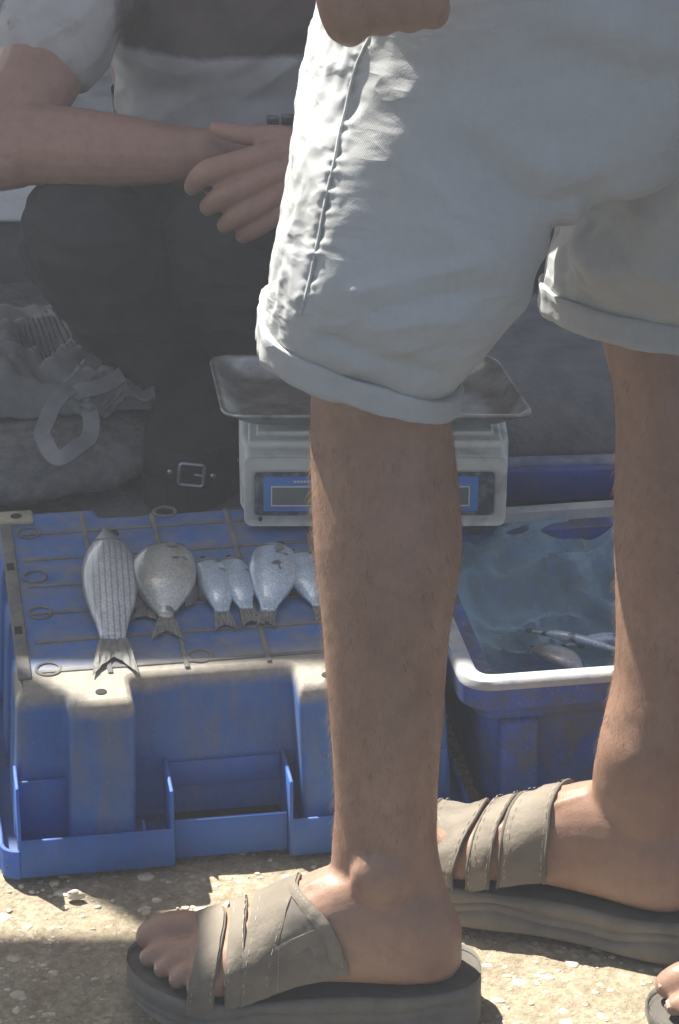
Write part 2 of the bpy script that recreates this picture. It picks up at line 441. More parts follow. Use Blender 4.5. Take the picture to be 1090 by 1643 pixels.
def upturned_crate():
    W, D, H = .416, .436, .16
    o = Vector((-.291, 2.136, 0)); T0 = frame((0, 0, 0), 9.0)
    root = thing('fish_crate', 'upturned dusty blue plastic crate with a row of fish on its flat base', 'crate', o)
    root.rotation_euler = (0, 0, R(9.0)); root['_loc'] = (0, 0, 0)      # children below are in the crate's own frame
    i0 = .022                                                           # walls stand in from the rim
    L, Rr, F, B = i0, W - i0, i0 - .002, D - i0
    rc = .045                                                           # depth of the recesses
    # plan outline with front, side and back recesses
    fr = [(L, F+rc*.55), (L+.044, F+rc*.55), (L+.044, F), (L+.100, F), (L+.100, F+rc), (L+.240, F+rc), (L+.240, F), (L+.296, F), (L+.296, F+rc*.55), (Rr, F+rc*.55)]
    sd = [(Rr, F+.10), (Rr-.02, F+.10), (Rr-.02, F+.16), (Rr, F+.16), (Rr, F+.21), (Rr-.02, F+.21), (Rr-.02, F+.27), (Rr, F+.27)]
    bk = [(Rr, B), (L+.25, B), (L+.25, B-.02), (L+.10, B-.02), (L+.10, B), (L, B)]
    sl_ = [(L, F+.27), (L+.006, F+.27), (L+.006, F+.21), (L, F+.21), (L, F+.16), (L+.006, F+.16), (L+.006, F+.10), (L, F+.10)]
    plan = [Vector((x, y, 0)) for x, y in fr + sd + bk + sl_]
    out = roundpoly(plan, .0075, 5)
    cx, cy = W/2, D/2
    def lev(z, grow, inset=0):
        r = []
        for k, p in enumerate(out):
            a, b = out[k-1], out[(k+1) % len(out)]; t = (b-a); nn = Vector((t.y, -t.x, 0))
            nn = nn.normalized() if nn.length > 1e-9 else Vector((0,0,0))
            q = Vector(((p.x-cx)*(1+grow)+cx, (p.y-cy)*(1+grow)+cy, z)) - nn*inset
            r.append(q)
        return r
    mb = MB()
    rings = [lev(.022, .045), lev(.06, .034), lev(.10, .020), lev(.132, .010), lev(.147, .006), lev(.1540, .004, .0012), lev(.1578, .003, .0035), lev(.1593, .002, .0065)]
    b = mb.loft(rings, cap0=False, cap1=False)
    # top plate triangulated from its own outline so that it can be finely coloured
    bm = bmesh.new()
    ln = [bm.verts.new(p) for p in rings[-1]]
    f = bm.faces.new(ln); bmesh.ops.triangulate(bm, faces=[f])
    base = len(mb.v); bm.verts.index_update()
    for v in bm.verts: mb.v.append(v.co.copy())
    for ff in bm.faces: mb.face([base + v.index for v in ff.verts])
    bm.free()
    body = mb.build('crate_body', M['crate'], root, angle=50)
    # ribs / seams with caked grime on the base, rings and holes
    for k in range(6):
        v = F + .062 + k*.056; gb = MB(); gb.box(L+.022, Rr-.022, v-.0025, v+.0025, .1585, .1606, bev=.0008)
        gb.build('base_rib', M['grime'], root)
    for u, v0, v1 in ((.083, .050, .11), (.150, .050, .12), (.150, .29, .37), (.222, .050, .37), (.292, .050, .37), (.083, .28, .38)):
        gc = MB(); gc.box(L+u-.0022, L+u+.0022, F+v0, F+v1, .1587, .1611, bev=.0008); gc.build('base_rib', M['grime'], root)
    for u, v in ((.030, .066), (.030, .175), (.030, .250), (.030, .345), (.163, .070), (.163, .372), (.330, .066), (.300, .372)):
        tb = MB(); pts = [Vector((L+u+.0105*math.cos(6.2832*k/28), F+v+.0115*math.sin(6.2832*k/28), .1598)) for k in range(29)]
        tb.tube(pts, .0016, 6, cap=False); tb.build('moulded_ring', M['grime'], root)
    rs = MB(); rs.box(L+.003, L+.015, F+.05, B-.012, .1585, .1618, bev=.0015); rs.build('side_rim', M['grime'], root)
    rs = MB(); rs.box(L+.002, L+.036, B-.030, B-.003, .1585, .1635, bev=.0025); rs.build('corner_pad', M['dust'], root)
    for u, v in ((.072, .018), (.268, .018)):
        hb = MB(); hb.tube([(L+u, F+v, .1580), (L+u, F+v, .1601)], .0050, 14, cap=False); hb.build('drain_hole', M['dark'], root)
    hb = MB(); hb.tube([(L+.02, B-.017, .162), (L+.02, B-.017, .1642)], .0055, 14, cap=False); hb.build('drain_hole', M['dark'], root)
    for v in (.140, .270):
        hb = MB(); hb.box(L+.005, L+.012, F+v-.007, F+v+.007, .161, .1623); hb.build('drain_hole', M['dark'], root)
    # rim (now at the bottom): outer band with open handle slot in front, shelf, fins
    t_ = .0035; zb = .040
    def band(x0, x1, y0, y1, z0, z1, nm='rim'):
        q = MB(); q.box(x0, x1, y0, y1, z0, z1, bev=.0016); return q.build(nm, M['crate_rim_lit'], root)
    fl = MB()
    fl.box(.016, .150, 0, t_, .003, zb, bev=.0016)                     # front band, left of the slot
    fl.box(.252, W-.016, 0, t_, .003, zb, bev=.0016)
    fl.box(-.001, t_, .016, D-.016, .003, .030, bev=.0016); fl.box(W-t_, W, .016, D-.016, .003, .030, bev=.0016)
    fl.box(.016, W-.016, D-t_, D, .003, .030, bev=.0016)
    for cxn, cyn, a0 in ((.016, .016, 180), (W-.016, .016, 270), (W-.016, D-.016, 0), (.016, D-.016, 90)):
        ring = []
        for k in range(9):
            a = R(a0 + 90*k/8)
            ring.append([Vector((cxn + r_*math.cos(a), cyn + r_*math.sin(a), z)) for r_, z in ((.016, .003), (.016, .030), (.0125, .030), (.0125, .003))])
        fl.loft(ring)
    fl.build('rim', M['crate_rim_lit'], root)
    sh = MB()
    sh.box(.004, .150, .004, F+.05, .012, .015); sh.box(.252, W-.004, .004, F+.05, .012, .015)
    sh.box(.004, L+.01, F+.05, D-.006, .012, .015); sh.box(Rr-.01, W-.004, F+.05, D-.006, .012, .015)
    sh.box(L+.01, Rr-.01, B-.005, D-.006, .012, .015)
    sh.build('rim_shelf', M['crate_rim_lit'], root)
    hd = MB()                                                           # the open hand grip
    for x in (.147, .251): hd.box(x, x+.0035, .0005, F+rc-.004, .003, .078, bev=.0014)
    hd.box(.1510, .2505, .010, .0138, .004, .042, bev=.0014)
    hd.box(.1510, .2505, F+rc-.010, F+rc-.006, .050, .074, bev=.0014)
    hd.box(.1510, .2505, .0142, .045, .004, .0075)
    hd.build('hand_grip', M['crate_rim_lit'], root)
    dk = MB(); dk.box(.152, .2495, F+rc-.0045, F+rc-.0035, .012, .049); dk.build('grip_slot_shade', M['dark'], root)  # black sheet in the grip, painted in for the shade inside it
    for bx in ((.0155, .0185, .0010, F+rc*.5, .003, .092), (.0190, L+.043, F+.0125, F+.0155, .016, .080), (L+.300, L+.3035, .0010, F+.02, .003, .062), (L+.305, W-.02, F+.0125, F+.0155, .016, .080), (.1235, .1260, .0045, F-.002, .016, .042)):
        fn = MB(); fn.box(*bx, bev=.0012); fn.build('rim_pocket', M['crate_rim_lit'], root)   # tall pockets and fins beside the columns
    root['_loc'] = tuple(o)
    return root, frame(o, 9.0)
crateA, TA = upturned_crate()

M['crateB'] = crate_mat('navy_plastic', (.04, .095, .42), (.08, .17, .60), (.40, .36, .30), .16, None, .25)
def moss():
    t = M['crateB'].node_tree; p = t.nodes['Principled BSDF']; src = p.inputs['Base Color'].links[0].from_socket
    xyz = objxyz(t); k = mth(t, 'MULTIPLY', ramp(t, nz(t, 30, 8, .75, dist=.8), [(.46, 0), (.56, 1)]), ramp(t, xyz[2], [(.02, .7), (.10, 1)]))
    t.links.new(mix(t, mth(t, 'MULTIPLY', k, .85), src, (.115, .12, .10)), p.inputs['Base Color'])
moss()
M['lip'] = pbr('dusty_lip', (.34, .36, .38), (.47, .47, .45), 30, .8, .5, 160, c3=(.14, .22, .46), s3=26)
M['crateC'] = crate_mat('blue_violet_plastic', (.045, .085, .34), (.07, .12, .43), (.22, .22, .21), .18, None, .35)

def open_crate(nm, label, o, yaw, W, D, H, body_m, lip_m, rails, group=None):
    root = thing(nm, label, 'crate', o, group); root.rotation_euler = (0, 0, R(yaw)); root['_loc'] = (0, 0, 0)
    ins = .030; rw = .0175; th_ = .004
    mb = MB()
    def rect(x0, x1, y0, y1, r, z, n=5):
        return [Vector((p.x, p.y, z)) for p in roundpoly([Vector((x0,y0,0)), Vector((x1,y0,0)), Vector((x1,y1,0)), Vector((x0,y1,0))], r, n)]
    e = ins
    prof = [(e+.012, .0), (e+.010, .004), (e, H-.05), (e-.006, H-.046)]
    rings = [rect(q, W-q, q, D-q, .03, z) for q, z in prof]
    rings += [rect(q, W-q, q, D-q, .03, z) for q, z in ((e-.008, H-.040), (e-.010, H-.012), (e+.012, H-.014), (e+.024, .008))]
    mb.loft(rings, cap0=True, cap1=True); mb.build('crate_body', body_m, root)
    lp = MB()
    q0 = .008
    ol = MB(); ol.loft([rect(q, W-q, q, D-q, r, z, 6) for q, r, z in ((q0+.004, .030, H-.030), (q0+.001, .032, H-.028), (q0, .032, H-.009))], cap0=False, cap1=False); ol.build('outer_lip', body_m, root)
    lp.loft([rect(q, W-q, q, D-q, r, z, 6) for q, r, z in ((q0+.0001, .032, H-.0089), (q0, .032, H-.006), (q0+.002, .030, H-.0015), (q0+.005, .028, H), (q0+rw-.004, .020, H), (q0+rw-.001, .018, H-.002), (q0+rw, .017, H-.012))], cap0=False, cap1=False)
    lp.build('rim', lip_m, root)
    for x in (.045, W*.52, W-.085): 
        pl = MB(); pl.box(x, x+.035, .020, e+.010, .004, H-.047, bev=.006); pl.build('wall_column', body_m, root)
    if rails:
        for z0, z1 in ((H-.040, H-.004), (.075, .104)): rl = MB(); rl.box(.055, W-.055, -.004, .008, z0, z1, bev=.004); rl.build('hand_rail', body_m, root)
        for x in (.020, W-.058): ps = MB(); ps.box(x, x+.036, -.014, .016, .020, H-.002, bev=.007); ps.build('corner_post', lip_m, root)
        k = MB(); k.box(.056, W-.056, .0125, .0145, .02, H-.02); k.build('grip_slot_shade', M['dark'], root)  # black sheet behind the rails, painted in for the shade between them
    root['_loc'] = tuple(o); return root, frame(o, yaw)
crateB, TB = open_crate('fish_crate', 'open navy blue crate lined with a clear plastic bag, standing beside the upturned crate', (.100, 2.192, 0), 9.0, .40, .37, .16, M['crateB'], M['lip'], False)
M['postlip'] = pbr('crate_post', (.14, .16, .27), (.20, .22, .33), 30, .7, .4, 160, c3=(.33, .33, .32), s3=20)
crateC, TC = open_crate('fish_crate', 'violet blue crate with a hand rail behind the weighing scale and the lined fish crate', (-.055, 2.640, 0), 4.0, .40, .34, .163, M['crateC'], M['postlip'], True)

# ------------------------------------------------------------------ clear plastic bag lining the open crate
m, t, p = mat_new('clear_bluish_film'); M['film'] = m
p.inputs['Base Color'].default_value = (.32, .52, .62, 1); p.inputs['Roughness'].default_value = .25; p.inputs['Specular IOR Level'].default_value = .6
f_ = ramp(t, nz(t, 16, 5, .6, dist=.8), [(.35, .30), (.7, .72)]); lw = nd(t, 'ShaderNodeLayerWeight'); lw.inputs[0].default_value = .35; t.links.new(mth(t, 'ADD', mth(t, 'MULTIPLY', f_, .62), mth(t, 'MULTIPLY', lw.outputs[1], .75), True), p.inputs['Alpha'])
bump(t, p, nz(t, 40, 5, .6, dist=1.0), .5, .006)
fg = []
NI, NJ = 70, 80
for i in range(NI + 1):
    v = i / NI; row = []
    for j in range(NJ + 1):
        u = j / NJ
        x = .034 + .335*u
        # from the back rim over and down into the crate
        y = interp([(0, .400), (.12, .365), (.3, .31), (.6, .20), (.85, .07), (1, .036)], v)[0]
        z = interp([(0, .128), (.10, .146), (.25, .138), (.45, .095), (.7, .052), (.88, .060), (1, .118)], v)[0]
        sag = sstep(0, .10, u) * sstep(0, .10, 1 - u); z = z*sag + (1-sag)*max(z, .128 + .03*(1-v))
        q = Vector((x*9 + y*4, y*6, 1)); n = noise.noise(q)*.022 + (.3 - abs(noise.noise(Vector((x*13 - y*17, y*8 + x*5, 7)))))*.040 + (.3 - abs(noise.noise(Vector((x*22 + y*15, y*20 - x*9, 2)))))*.018 + noise.noise(Vector((x*70, y*50, 3)))*.003
        z += n * (.25 + .75*sag) * (.35 + .65*sstep(.10, .40, v))
        row.append((x, y + .3*n*sag, max(.012, z)))
    fg.append(row)
fm = MB(); fm.sheet([[TB(q) for q in row] for row in fg])
tag(fm.build('plastic_bag', M['film'], recalc=False), 'crumpled clear bluish plastic bag lining the open fish crate', 'plastic bag')

# ================================================================== fish
def fish_mat(name, back, flank, belly, stripes=0, spots=False, yel=None):
    """local axes of every fish: x from snout (0) to tail, y across the flank from back to belly, z up"""
    m, t, p = mat_new(name); xyz = objxyz(t)
    n = nz(t, 60, 5, .65); nn = mth(t, 'MULTIPLY', mth(t, 'SUBTRACT', n, .5), .016)
    yy = mth(t, 'ADD', xyz[1], nn)
    c = mix(t, ramp(t, mth(t, 'ADD', mth(t, 'MULTIPLY', yy, 18), .5), [(.05, 0), (.42, 1)]), back, flank)
    c = mix(t, ramp(t, mth(t, 'ADD', mth(t, 'MULTIPLY', yy, 18), .5), [(.6, 0), (.95, 1)]), c, belly)
    if stripes:
        s = mth(t, 'SINE', mth(t, 'MULTIPLY', mth(t, 'ADD', xyz[1], mth(t, 'MULTIPLY', nn, .12)), stripes))
        k = mth(t, 'MULTIPLY', ramp(t, s, [(.45, 0), (.85, 1)]), ramp(t, xyz[0], [(.055, 0), (.075, 1)]))
        c = mix(t, mth(t, 'MULTIPLY', k, .55), c, (.19, .18, .18))
        c = mix(t, ramp(t, xyz[0], [(.035, .55), (.06, 0)]), c, back)
    if spots:
        c = mix(t, ramp(t, nz(t, 58, 2, .5, dist=.2), [(.66, 0), (.70, .85)]), c, (.05, .05, .055))
    if yel: c = mix(t, mth(t, 'MULTIPLY', ramp(t, nz(t, 35, 4, .6), [(.5, 0), (.7, 1)]), .4), c, yel)
    t.links.new(c, p.inputs['Base Color']); c = mix(t, ramp(t, mth(t, 'ADD', xyz[0], nn), [(.012, .75), (.034, 0)]), c, tuple(x*.45 for x in back)); t.links.new(c, p.inputs['Base Color'])
    p.inputs['Metallic'].default_value = .25; p.inputs['Roughness'].default_value = .34; p.inputs['Coat Weight'].default_value = .6; p.inputs['Coat Roughness'].default_value = .10
    v = nd(t, 'ShaderNodeTexVoronoi'); v.inputs['Scale'].default_value = 420
    t.links.new(nd(t, 'ShaderNodeTexCoord').outputs['Object'], v.inputs['Vector'])
    sc_ = ramp(t, v.outputs['Distance'], [(.28, 0), (.62, 1)])
    c = mix(t, mth(t, 'MULTIPLY', sc_, .30), c, tuple(x*.55 for x in back)); c = mix(t, mth(t, 'MULTIPLY', ramp(t, nz(t, 28, 6, .7), [(.45, 0), (.75, 1)]), .4), c, tuple(x*.9 for x in back))
    t.links.new(c, p.inputs['Base Color'])
    b = bump(t, p, v.outputs['Distance'], .3, .0006); bump(t, p, nz(t, 70, 5), .3, .0018, b); return m
M['mullet'] = fish_mat('mullet_skin', (.24, .245, .25), (.70, .74, .78), (.78, .81, .83), stripes=1180)
M['bream'] = fish_mat('bream_skin', (.19, .20, .185), (.58, .61, .58), (.62, .62, .53), spots=True, yel=(.42, .38, .24))
M['silver'] = fish_mat('silver_fish_skin', (.16, .22, .30), (.62, .76, .90), (.76, .82, .86), spots=True)
M['fin'] = pbr('fish_fin', (.19, .185, .175), (.30, .29, .27), 90, .5, .5, 260)
translucent(M['fin'], None, .2)
M['eye'] = pbr('fish_eye', (.02, .02, .02), (.03, .03, .03), 30, .12, 0)
M['gill'] = pbr('gill_edge', (.14, .12, .12), (.2, .17, .17), 60, .5, 0)

def fish(label, head, tail, L, prof, mat, thick=.36, fin_l=.2, fin_w=.9, bend=0, fork=.35, eye=True, z=.1612, eye_pos=(.10, -.28), dorsal=None, pect=True, roll=0.0, lift=.014, group='fish laid out in a row on the upturned crate'):
    """prof: (s, half width towards the back, half width towards the belly); head, tail: points on the crate"""
    h, q = Vector(head), Vector(tail); rise = Vector((0, -1, 0)) * lift
    h = h + rise; q = q + rise*.35; d = (q - h); d.z = 0; Lx = d.length; d.normalize()
    a = math.atan2(d.y, d.x)
    root = thing('fish', label, 'fish', (h.x, h.y, z), group); root.rotation_euler = (0, 0, a); root['_loc'] = (0, 0, 0)
    Lb = Lx; mb = MB(); rings = []; n = 26; NS = 44
    by = lambda s: bend * math.sin(math.pi * s) * Lb
    def half(s): 
        w = interp(prof, s); return w[0]*Lb, w[1]*Lb
    for i in range(NS + 1):
        s = i / NS; ss = s*s*(3-2*s)*.35 + s*.65
        u, b = half(ss); th = thick * .5 * (u + b); r = []
        for k in range(n):
            an = 2*math.pi*k/n; cy = math.cos(an); cz = math.sin(an)
            y = (b if cy > 0 else u) * math.copysign(abs(cy)**.98, cy); zz = th * math.copysign(abs(cz)**1.0, cz)
            zz = th*1.0 + (zz if cz > 0 else zz*.98)
            r.append(Vector((ss*Lb, y + by(ss), max(.0003, zz + roll*y))))
        rings.append(r)
    mb.loft(rings); body = mb.build('body', mat, root, angle=180)
    # gill cover: a raised curved edge behind the head
    u, b = half(.22); zt = thick*.5*(u+b)
    pts = []
    for k in range(15):
        yv = -u*.80 + (u + b)*.80*k/14 ; f = (yv/(u if yv < 0 else b)); arch = .215 + .035*(1 - f*f)
        uu, bb = half(arch); th = thick*.5*(uu+bb); f2 = abs(yv/(uu if yv < 0 else bb)); f2 = min(.98, f2)
        pts.append(Vector((arch*Lb, yv + by(arch), th + th*(1 - f2**(1/.85*2))**.4 + roll*yv + .0001)))
    gb = MB(); gb.tube(pts, .00075, 6); gb.build('gill_cover', M['gill'], root)
    if eye:
        es, ey = eye_pos; u, b = half(es); th = thick*.5*(u+b); yv = ey*u; 
        zz = th + th*(1 - abs(ey)**2.3)**.4
        eb = MB(); rr = .020*Lb + .0012; eb.ell((es*Lb, yv + by(es), zz + roll*yv - rr*.15), rr, rr, rr*.45, 12); eb.build('eye', M['eye'], root)
    # tail fin: thin forked fan with rays
    u, b = half(1.0); tl = fin_l*Lb; gr = []; NR = 18; NC = 10
    for i in range(NR + 1):
        f = i/NR*2 - 1; ln = tl * (1 - fork + fork*abs(f)**1.2); row = []
        for j in range(NC + 1):
            c = j/NC; sp = (u*(1-c) + fin_w*tl*.5*c**.8)
            zz = .0012 + (thick*u)*(1-c)*.9 + .0010*math.sin(f*22)*c + .002*N3((f*2, c*2, Lb), 2.0)
            row.append(Vector((Lb*.985 + ln*c, f*sp + by(1.0) - bend*math.pi*ln*c*.6, max(.0012, zz))))
        gr.append(row)
    tb = MB(); tb.sheet(gr, .0009); tb.build('tail_fin', M['fin'], root)
    if dorsal:
        for sgn, s0, s1, hh in dorsal:
            gr = []
            for i in range(15):
                s = s0 + (s1 - s0)*i/14; u, b = half(s); w = u if sgn < 0 else b
                hgt = hh*Lb*math.sin(math.pi*min(1, .12 + .88*i/14))**.6 * (1 + .18*(-1)**i)
                row = []
                for j in range(4):
                    c = j/3; row.append(Vector((s*Lb + c*hgt*.55, sgn*(w*.93 + hgt*c) + by(s), max(.001, thick*.45*(u+b)*(1-c)*.9 + .0008))))
                gr.append(row)
            db = MB(); db.sheet(gr, .0007); db.build('dorsal_fin' if sgn < 0 else 'belly_fin', M['fin'], root)
    if pect:
        s = .27; u, b = half(s); th = thick*.5*(u+b); gr = []
        for i in range(7):
            f = i/6*2-1; row = []
            for j in range(6):
                c = j/5; yv = b*.25 + f*(.012 + .05*c)*Lb*.55; 
                x_ = (s + .12*c*(1-.3*f*f))*Lb; uu, bb = half(min(.9, x_/Lb)); th = thick*.5*(uu+bb); ff = min(.95, abs(yv/bb))
                row.append(Vector((x_, yv + by(s), th + th*(1-ff**2.3)**.4 + .0009)))
            gr.append(row)
        fb = MB(); fb.sheet(gr, .0006); fb.build('pectoral_fin', M['fin'], root)
    root['_loc'] = (h.x, h.y, z); return root
ZT = .1615
MUL = [(0, 0.0110, 0.0110), (.08, 0.0294, 0.0313), (.18, 0.0534, 0.0552), (.28, 0.0773, 0.0782), (.40, 0.0975, 0.0994), (.52, 0.1067, 0.1086), (.64, 0.1040, 0.1049), (.76, 0.0892, 0.0892), (.87, 0.0662, 0.0644), (1, 0.0460, 0.0442)]
BRE = [(0, 0.0155, 0.0155), (.08, 0.0533, 0.0464), (.18, 0.1204, 0.1049), (.30, 0.1686, 0.1531), (.42, 0.1944, 0.1772), (.56, 0.2030, 0.1858), (.68, 0.1926, 0.1772), (.79, 0.1531, 0.1410), (.88, 0.0929, 0.0843), (.95, 0.0482, 0.0447), (1, 0.0378, 0.0361)]
SML = [(0, 0.0275, 0.0275), (.10, 0.0688, 0.0654), (.25, 0.1170, 0.1118), (.42, 0.1428, 0.1376), (.60, 0.1445, 0.1393), (.76, 0.1170, 0.1118), (.89, 0.0722, 0.0688), (1, 0.0516, 0.0516)]
CHN = [(0, 0.0352, 0.0352), (.10, 0.0880, 0.0836), (.24, 0.1408, 0.1320), (.42, 0.1690, 0.1602), (.60, 0.1672, 0.1602), (.76, 0.1250, 0.1197), (.89, 0.0686, 0.0651), (1, 0.0484, 0.0458)]
fish('large striped silver mullet, the longest fish at the end of the row', PZ(172, 840, ZT), PZ(183, 1032, ZT), 0, MUL, M['mullet'], .56, .25, .66, fork=.55, dorsal=[(1, .60, .72, .05), (-1, .34, .45, .015)], eye_pos=(.10, .78), pect=False)
fish('round grey bream with dark spots beside the striped mullet', PZ(275, 866, ZT), PZ(268, 994, ZT), 0, BRE, M['bream'], .50, .25, .72, bend=-.02, fork=.45, dorsal=[(-1, .3, .82, .035), (1, .55, .82, .03)], eye_pos=(.13, -.35))
fish('small grey fish half hidden under the edge of the round bream', PZ(248, 885, ZT), PZ(234, 975, ZT), 0, SML, M['bream'], .22, .22, 1.0, eye=False, pect=False, z=.1610)
fish('small blue silver fish lying next to the round bream', PZ(326, 888, ZT), PZ(358, 985, ZT), 0, SML, M['silver'], .54, .26, .62, bend=.03, pect=False, dorsal=[(-1, .35, .75, .03)])
fish('small bright blue silver fish in the middle of the row', PZ(371, 886, ZT), PZ(398, 980, ZT), 0, SML, M['silver'], .56, .26, .66, bend=-.03, pect=False, dorsal=[(1, .35, .75, .03)])
fish('plump pale silver fish with a dark gill slit, pointing tail to the front', PZ(438, 868, ZT), PZ(430, 984, ZT), 0, CHN, M['silver'], .52, .18, .6, bend=.03, eye_pos=(.12, .5))
fish('silver fish at the end of the row, partly behind the standing leg', PZ(470, 880, ZT), PZ(514, 975, ZT), 0, CHN, M['silver'], .52, .22, .7, pect=False)
# fish inside the lined crate
for lab, a, b, zz, pr_, mt, th in (
    ('long thin needlefish lying along the plastic bag in the open crate', (832, 1010), (1010, 1052), .100, [(0, .006, .006), (.2, .018, .018), (.35, .040, .040), (.6, .045, .045), (.85, .028, .028), (1, .02, .02)], 'silver', .9),
    ('pale round bodied fish lowest in the open crate', (848, 1040), (940, 1082), .088, BRE, 'mullet', .5),
    ('silver fish lying flat at the back of the open crate', (890, 1042), (1030, 1032), .088, MUL, 'silver', .7)):
    fish(lab, PZ(*a, zz), PZ(*b, zz), 0, pr_, M[mt], th, .16, .9, z=zz, pect=False, lift=0, group='fish in the open crate')

# ================================================================== weighing scale on the crates
M['scale_case'] = pbr('scale_casing', (.56, .60, .56), (.66, .69, .64), 20, .55, .2, 120, c3=(.34, .34, .28), s3=26)
M['steel'] = pbr('dirty_steel', (.15, .155, .155), (.36, .38, .385), 30, .36, .5, 60, metal=.75, c3=(.17, .17, .16), s3=14)
M['panel'] = pbr('scale_panel', (.035, .05, .075), (.06, .075, .10), 30, .4, .1, 200, c3=(.25, .27, .28), s3=55)
M['lcd_blue'] = pbr('display_surround', (.06, .19, .52), (.09, .24, .58), 30, .4, .05)
M['lcd'] = pbr('display_glass', (.13, .145, .14), (.17, .18, .17), 20, .15, .0, spec=.6)
M['lcdframe'] = pbr('display_frame', (.62, .64, .62), (.55, .56, .54), 20, .5, 0)
def weighing_scale():
    o = Vector((-.091, 2.505, .1655)); yaw = 1.5
    r = thing('weighing_scale', 'pale grey digital shop scale with a dirty steel pan standing across the two crates', 'scale', o)
    r.rotation_euler = (R(-1), R(.6), R(yaw)); r['_loc'] = (0, 0, 0)
    W, D, H = .250, .20, .074
    b = MB()
    def sec(y, z0, z1, i, n=5):
        return [Vector((p.x, y, p.y)) for p in roundpoly([Vector((i, z0, 0)), Vector((W-i, z0, 0)), Vector((W-i, z1, 0)), Vector((i, z1, 0))], .008, n)]
    b.loft([sec(.004, .004, H-.004, .005), sec(.001, .001, H-.001, .001), sec(0.004, 0, H, 0), sec(.03, 0, H, 0), sec(.045, 0, H+.004, -.004), sec(D-.01, 0, H+.004, -.006), sec(D, .004, H, 0)])
    b.build('casing', M['scale_case'], r)
    k = MB(); k.box(.004, W-.004, .018, D-.02, H-.001, H+.008, bev=.003); k.box(.012, W-.012, .03, D-.03, H+.0075, H+.013, bev=.002)
    k.build('casing_lid', M['scale_case'], r)
    def plate(x0, x1, z0, z1, y, rad, mt, nm, par=r):
        q = MB(); pts = roundpoly([Vector((x0, z0, 0)), Vector((x1, z0, 0)), Vector((x1, z1, 0)), Vector((x0, z1, 0))], rad, 4)
        q.loft([[Vector((p.x, yy, p.y)) for p in pts] for yy in (y + .002, y)]); return q.build(nm, mt, par)
    pn = plate(.010, W-.012, .013, .057, -.0010, .004, M['panel'], 'control_panel')
    plate(.0185, .2225, .0180, .0535, -.0022, .002, M['lcd_blue'], 'display_surround', pn)
    fr = MB()
    for x0, x1, z0, z1 in ((.0255, .2145, .0235, .0247), (.0255, .2145, .0430, .0442), (.0255, .0267, .0250, .0428), (.2133, .2145, .0250, .0428)):
        fr.box(x0, x1, -.0036, -.0022, z0, z1)
    fr.build('display_frame', M['lcdframe'], pn)
    plate(.0268, .2132, .0249, .0428, -.0030, .0005, M['lcd'], 'display', pn)
    tx = MB()
    for i in range(9): tx.box(.047 + .0032*i, .0494 + .0032*i, -.0030, -.0023, .0478, .0498)
    tx.build('lettering', M['lcdframe'], pn)
    scw = MB(); scw.tube([(.0155, -.0006, .0085), (.0155, .002, .0085)], .0019, 8); scw.build('screw', M['dark'], r)
    for x in (.036, .205):
        q = MB(); q.tube([(x, .060, H+.010), (x, .060, H+.024)], .0095, 14, cap=False); q.tube([(x, .060, H+.0135), (x, .060, H+.0165)], .0150, 16, cap=False); q.build('pan_support', M['steel'], r)
    for x in (.03, W-.03):
        q = MB(); q.tube([(x, .04, -.004), (x, .04, .002)], .009, 12, cap=False); q.build('foot', M['dark'], r)
    cr_ = MB(); cr_.box(.02, W-.02, .05, .075, H+.0205, H+.0255, bev=.002); cr_.box(.02, W-.02, .13, .15, H+.0205, H+.0255, bev=.002); cr_.build('pan_bracket', M['steel'], r)
    # pan: shallow tray with flared, rounded rim
    pan = MB(); x0, x1, y0, y1 = -.020, .274, -.010, .150; zt = H + .027
    def rr(inset, z, rad):
        pts = roundpoly([Vector((x0+inset, y0+inset, 0)), Vector((x1-inset, y0+inset, 0)), Vector((x1-inset, y1-inset, 0)), Vector((x0+inset, y1-inset, 0))], rad, 6)
        res = []
        for p in pts:
            t_ = (p.y - y0)/(y1 - y0); res.append(Vector((p.x - .016*t_ - .010*t_*(p.x-x0)/(x1-x0), p.y, z + .004*t_*0)))
        return res
    pan.loft([rr(.030, zt-.001, .02), rr(.020, zt+.001, .022), rr(.006, zt+.012, .022), rr(.001, zt+.0145, .022), rr(0, zt+.0165, .022), rr(.001, zt+.0182, .022), rr(.004, zt+.0180, .02), rr(.0085, zt+.013, .02), rr(.022, zt+.0025, .02), rr(.033, zt+.0012, .018)])
    pan.build('pan', M['steel'], r, angle=60)
    r['_loc'] = tuple(o); return r
weighing_scale()

# ================================================================== PEOPLE
# ------------------------------------------------------------------ a foot: rings along its axis (s = distance from the heel)
FOOT = [(0.0, 0, .015, .012, .046), (.006, 0, .0225, .006, .060), (.018, 0, .029, .001, .078), (.04, 0, .0335, .000, .095), (.065, 0, .034, .001, .102), (.10, .000, .0345, .003, .096),
        (.13, .000, .0370, .005, .079), (.155, .000, .0415, .004, .064), (.18, .001, .0460, .001, .050), (.20, .002, .0470, .000, .040), (.212, .003, .0455, .000, .034)]   # s, centre, half width, z0, z1
TOES = [(+.0290, .198, .262, .0130, .0140, .0125), (+.0060, .200, .2580, .0105, .0092, .0088), (-.0100, .196, .2460, .0100, .0088, .0083), (-.0250, .190, .2330, .0098, .0086, .0080), (-.0385, .180, .2180, .0095, .0088, .0078)]
def foot_ring_pt(s, ph):
    yc, wd, z0, z1 = interp(FOOT, s); c, sn = math.cos(ph), math.sin(ph)
    zl = z0 + .30*(z1 - z0)
    y = yc - wd*math.copysign(abs(c)**.82, c)
    z = zl + (z1 - zl)*abs(sn)**.85 if sn > 0 else zl - (zl - z0)*abs(sn)**.6
    return y, z
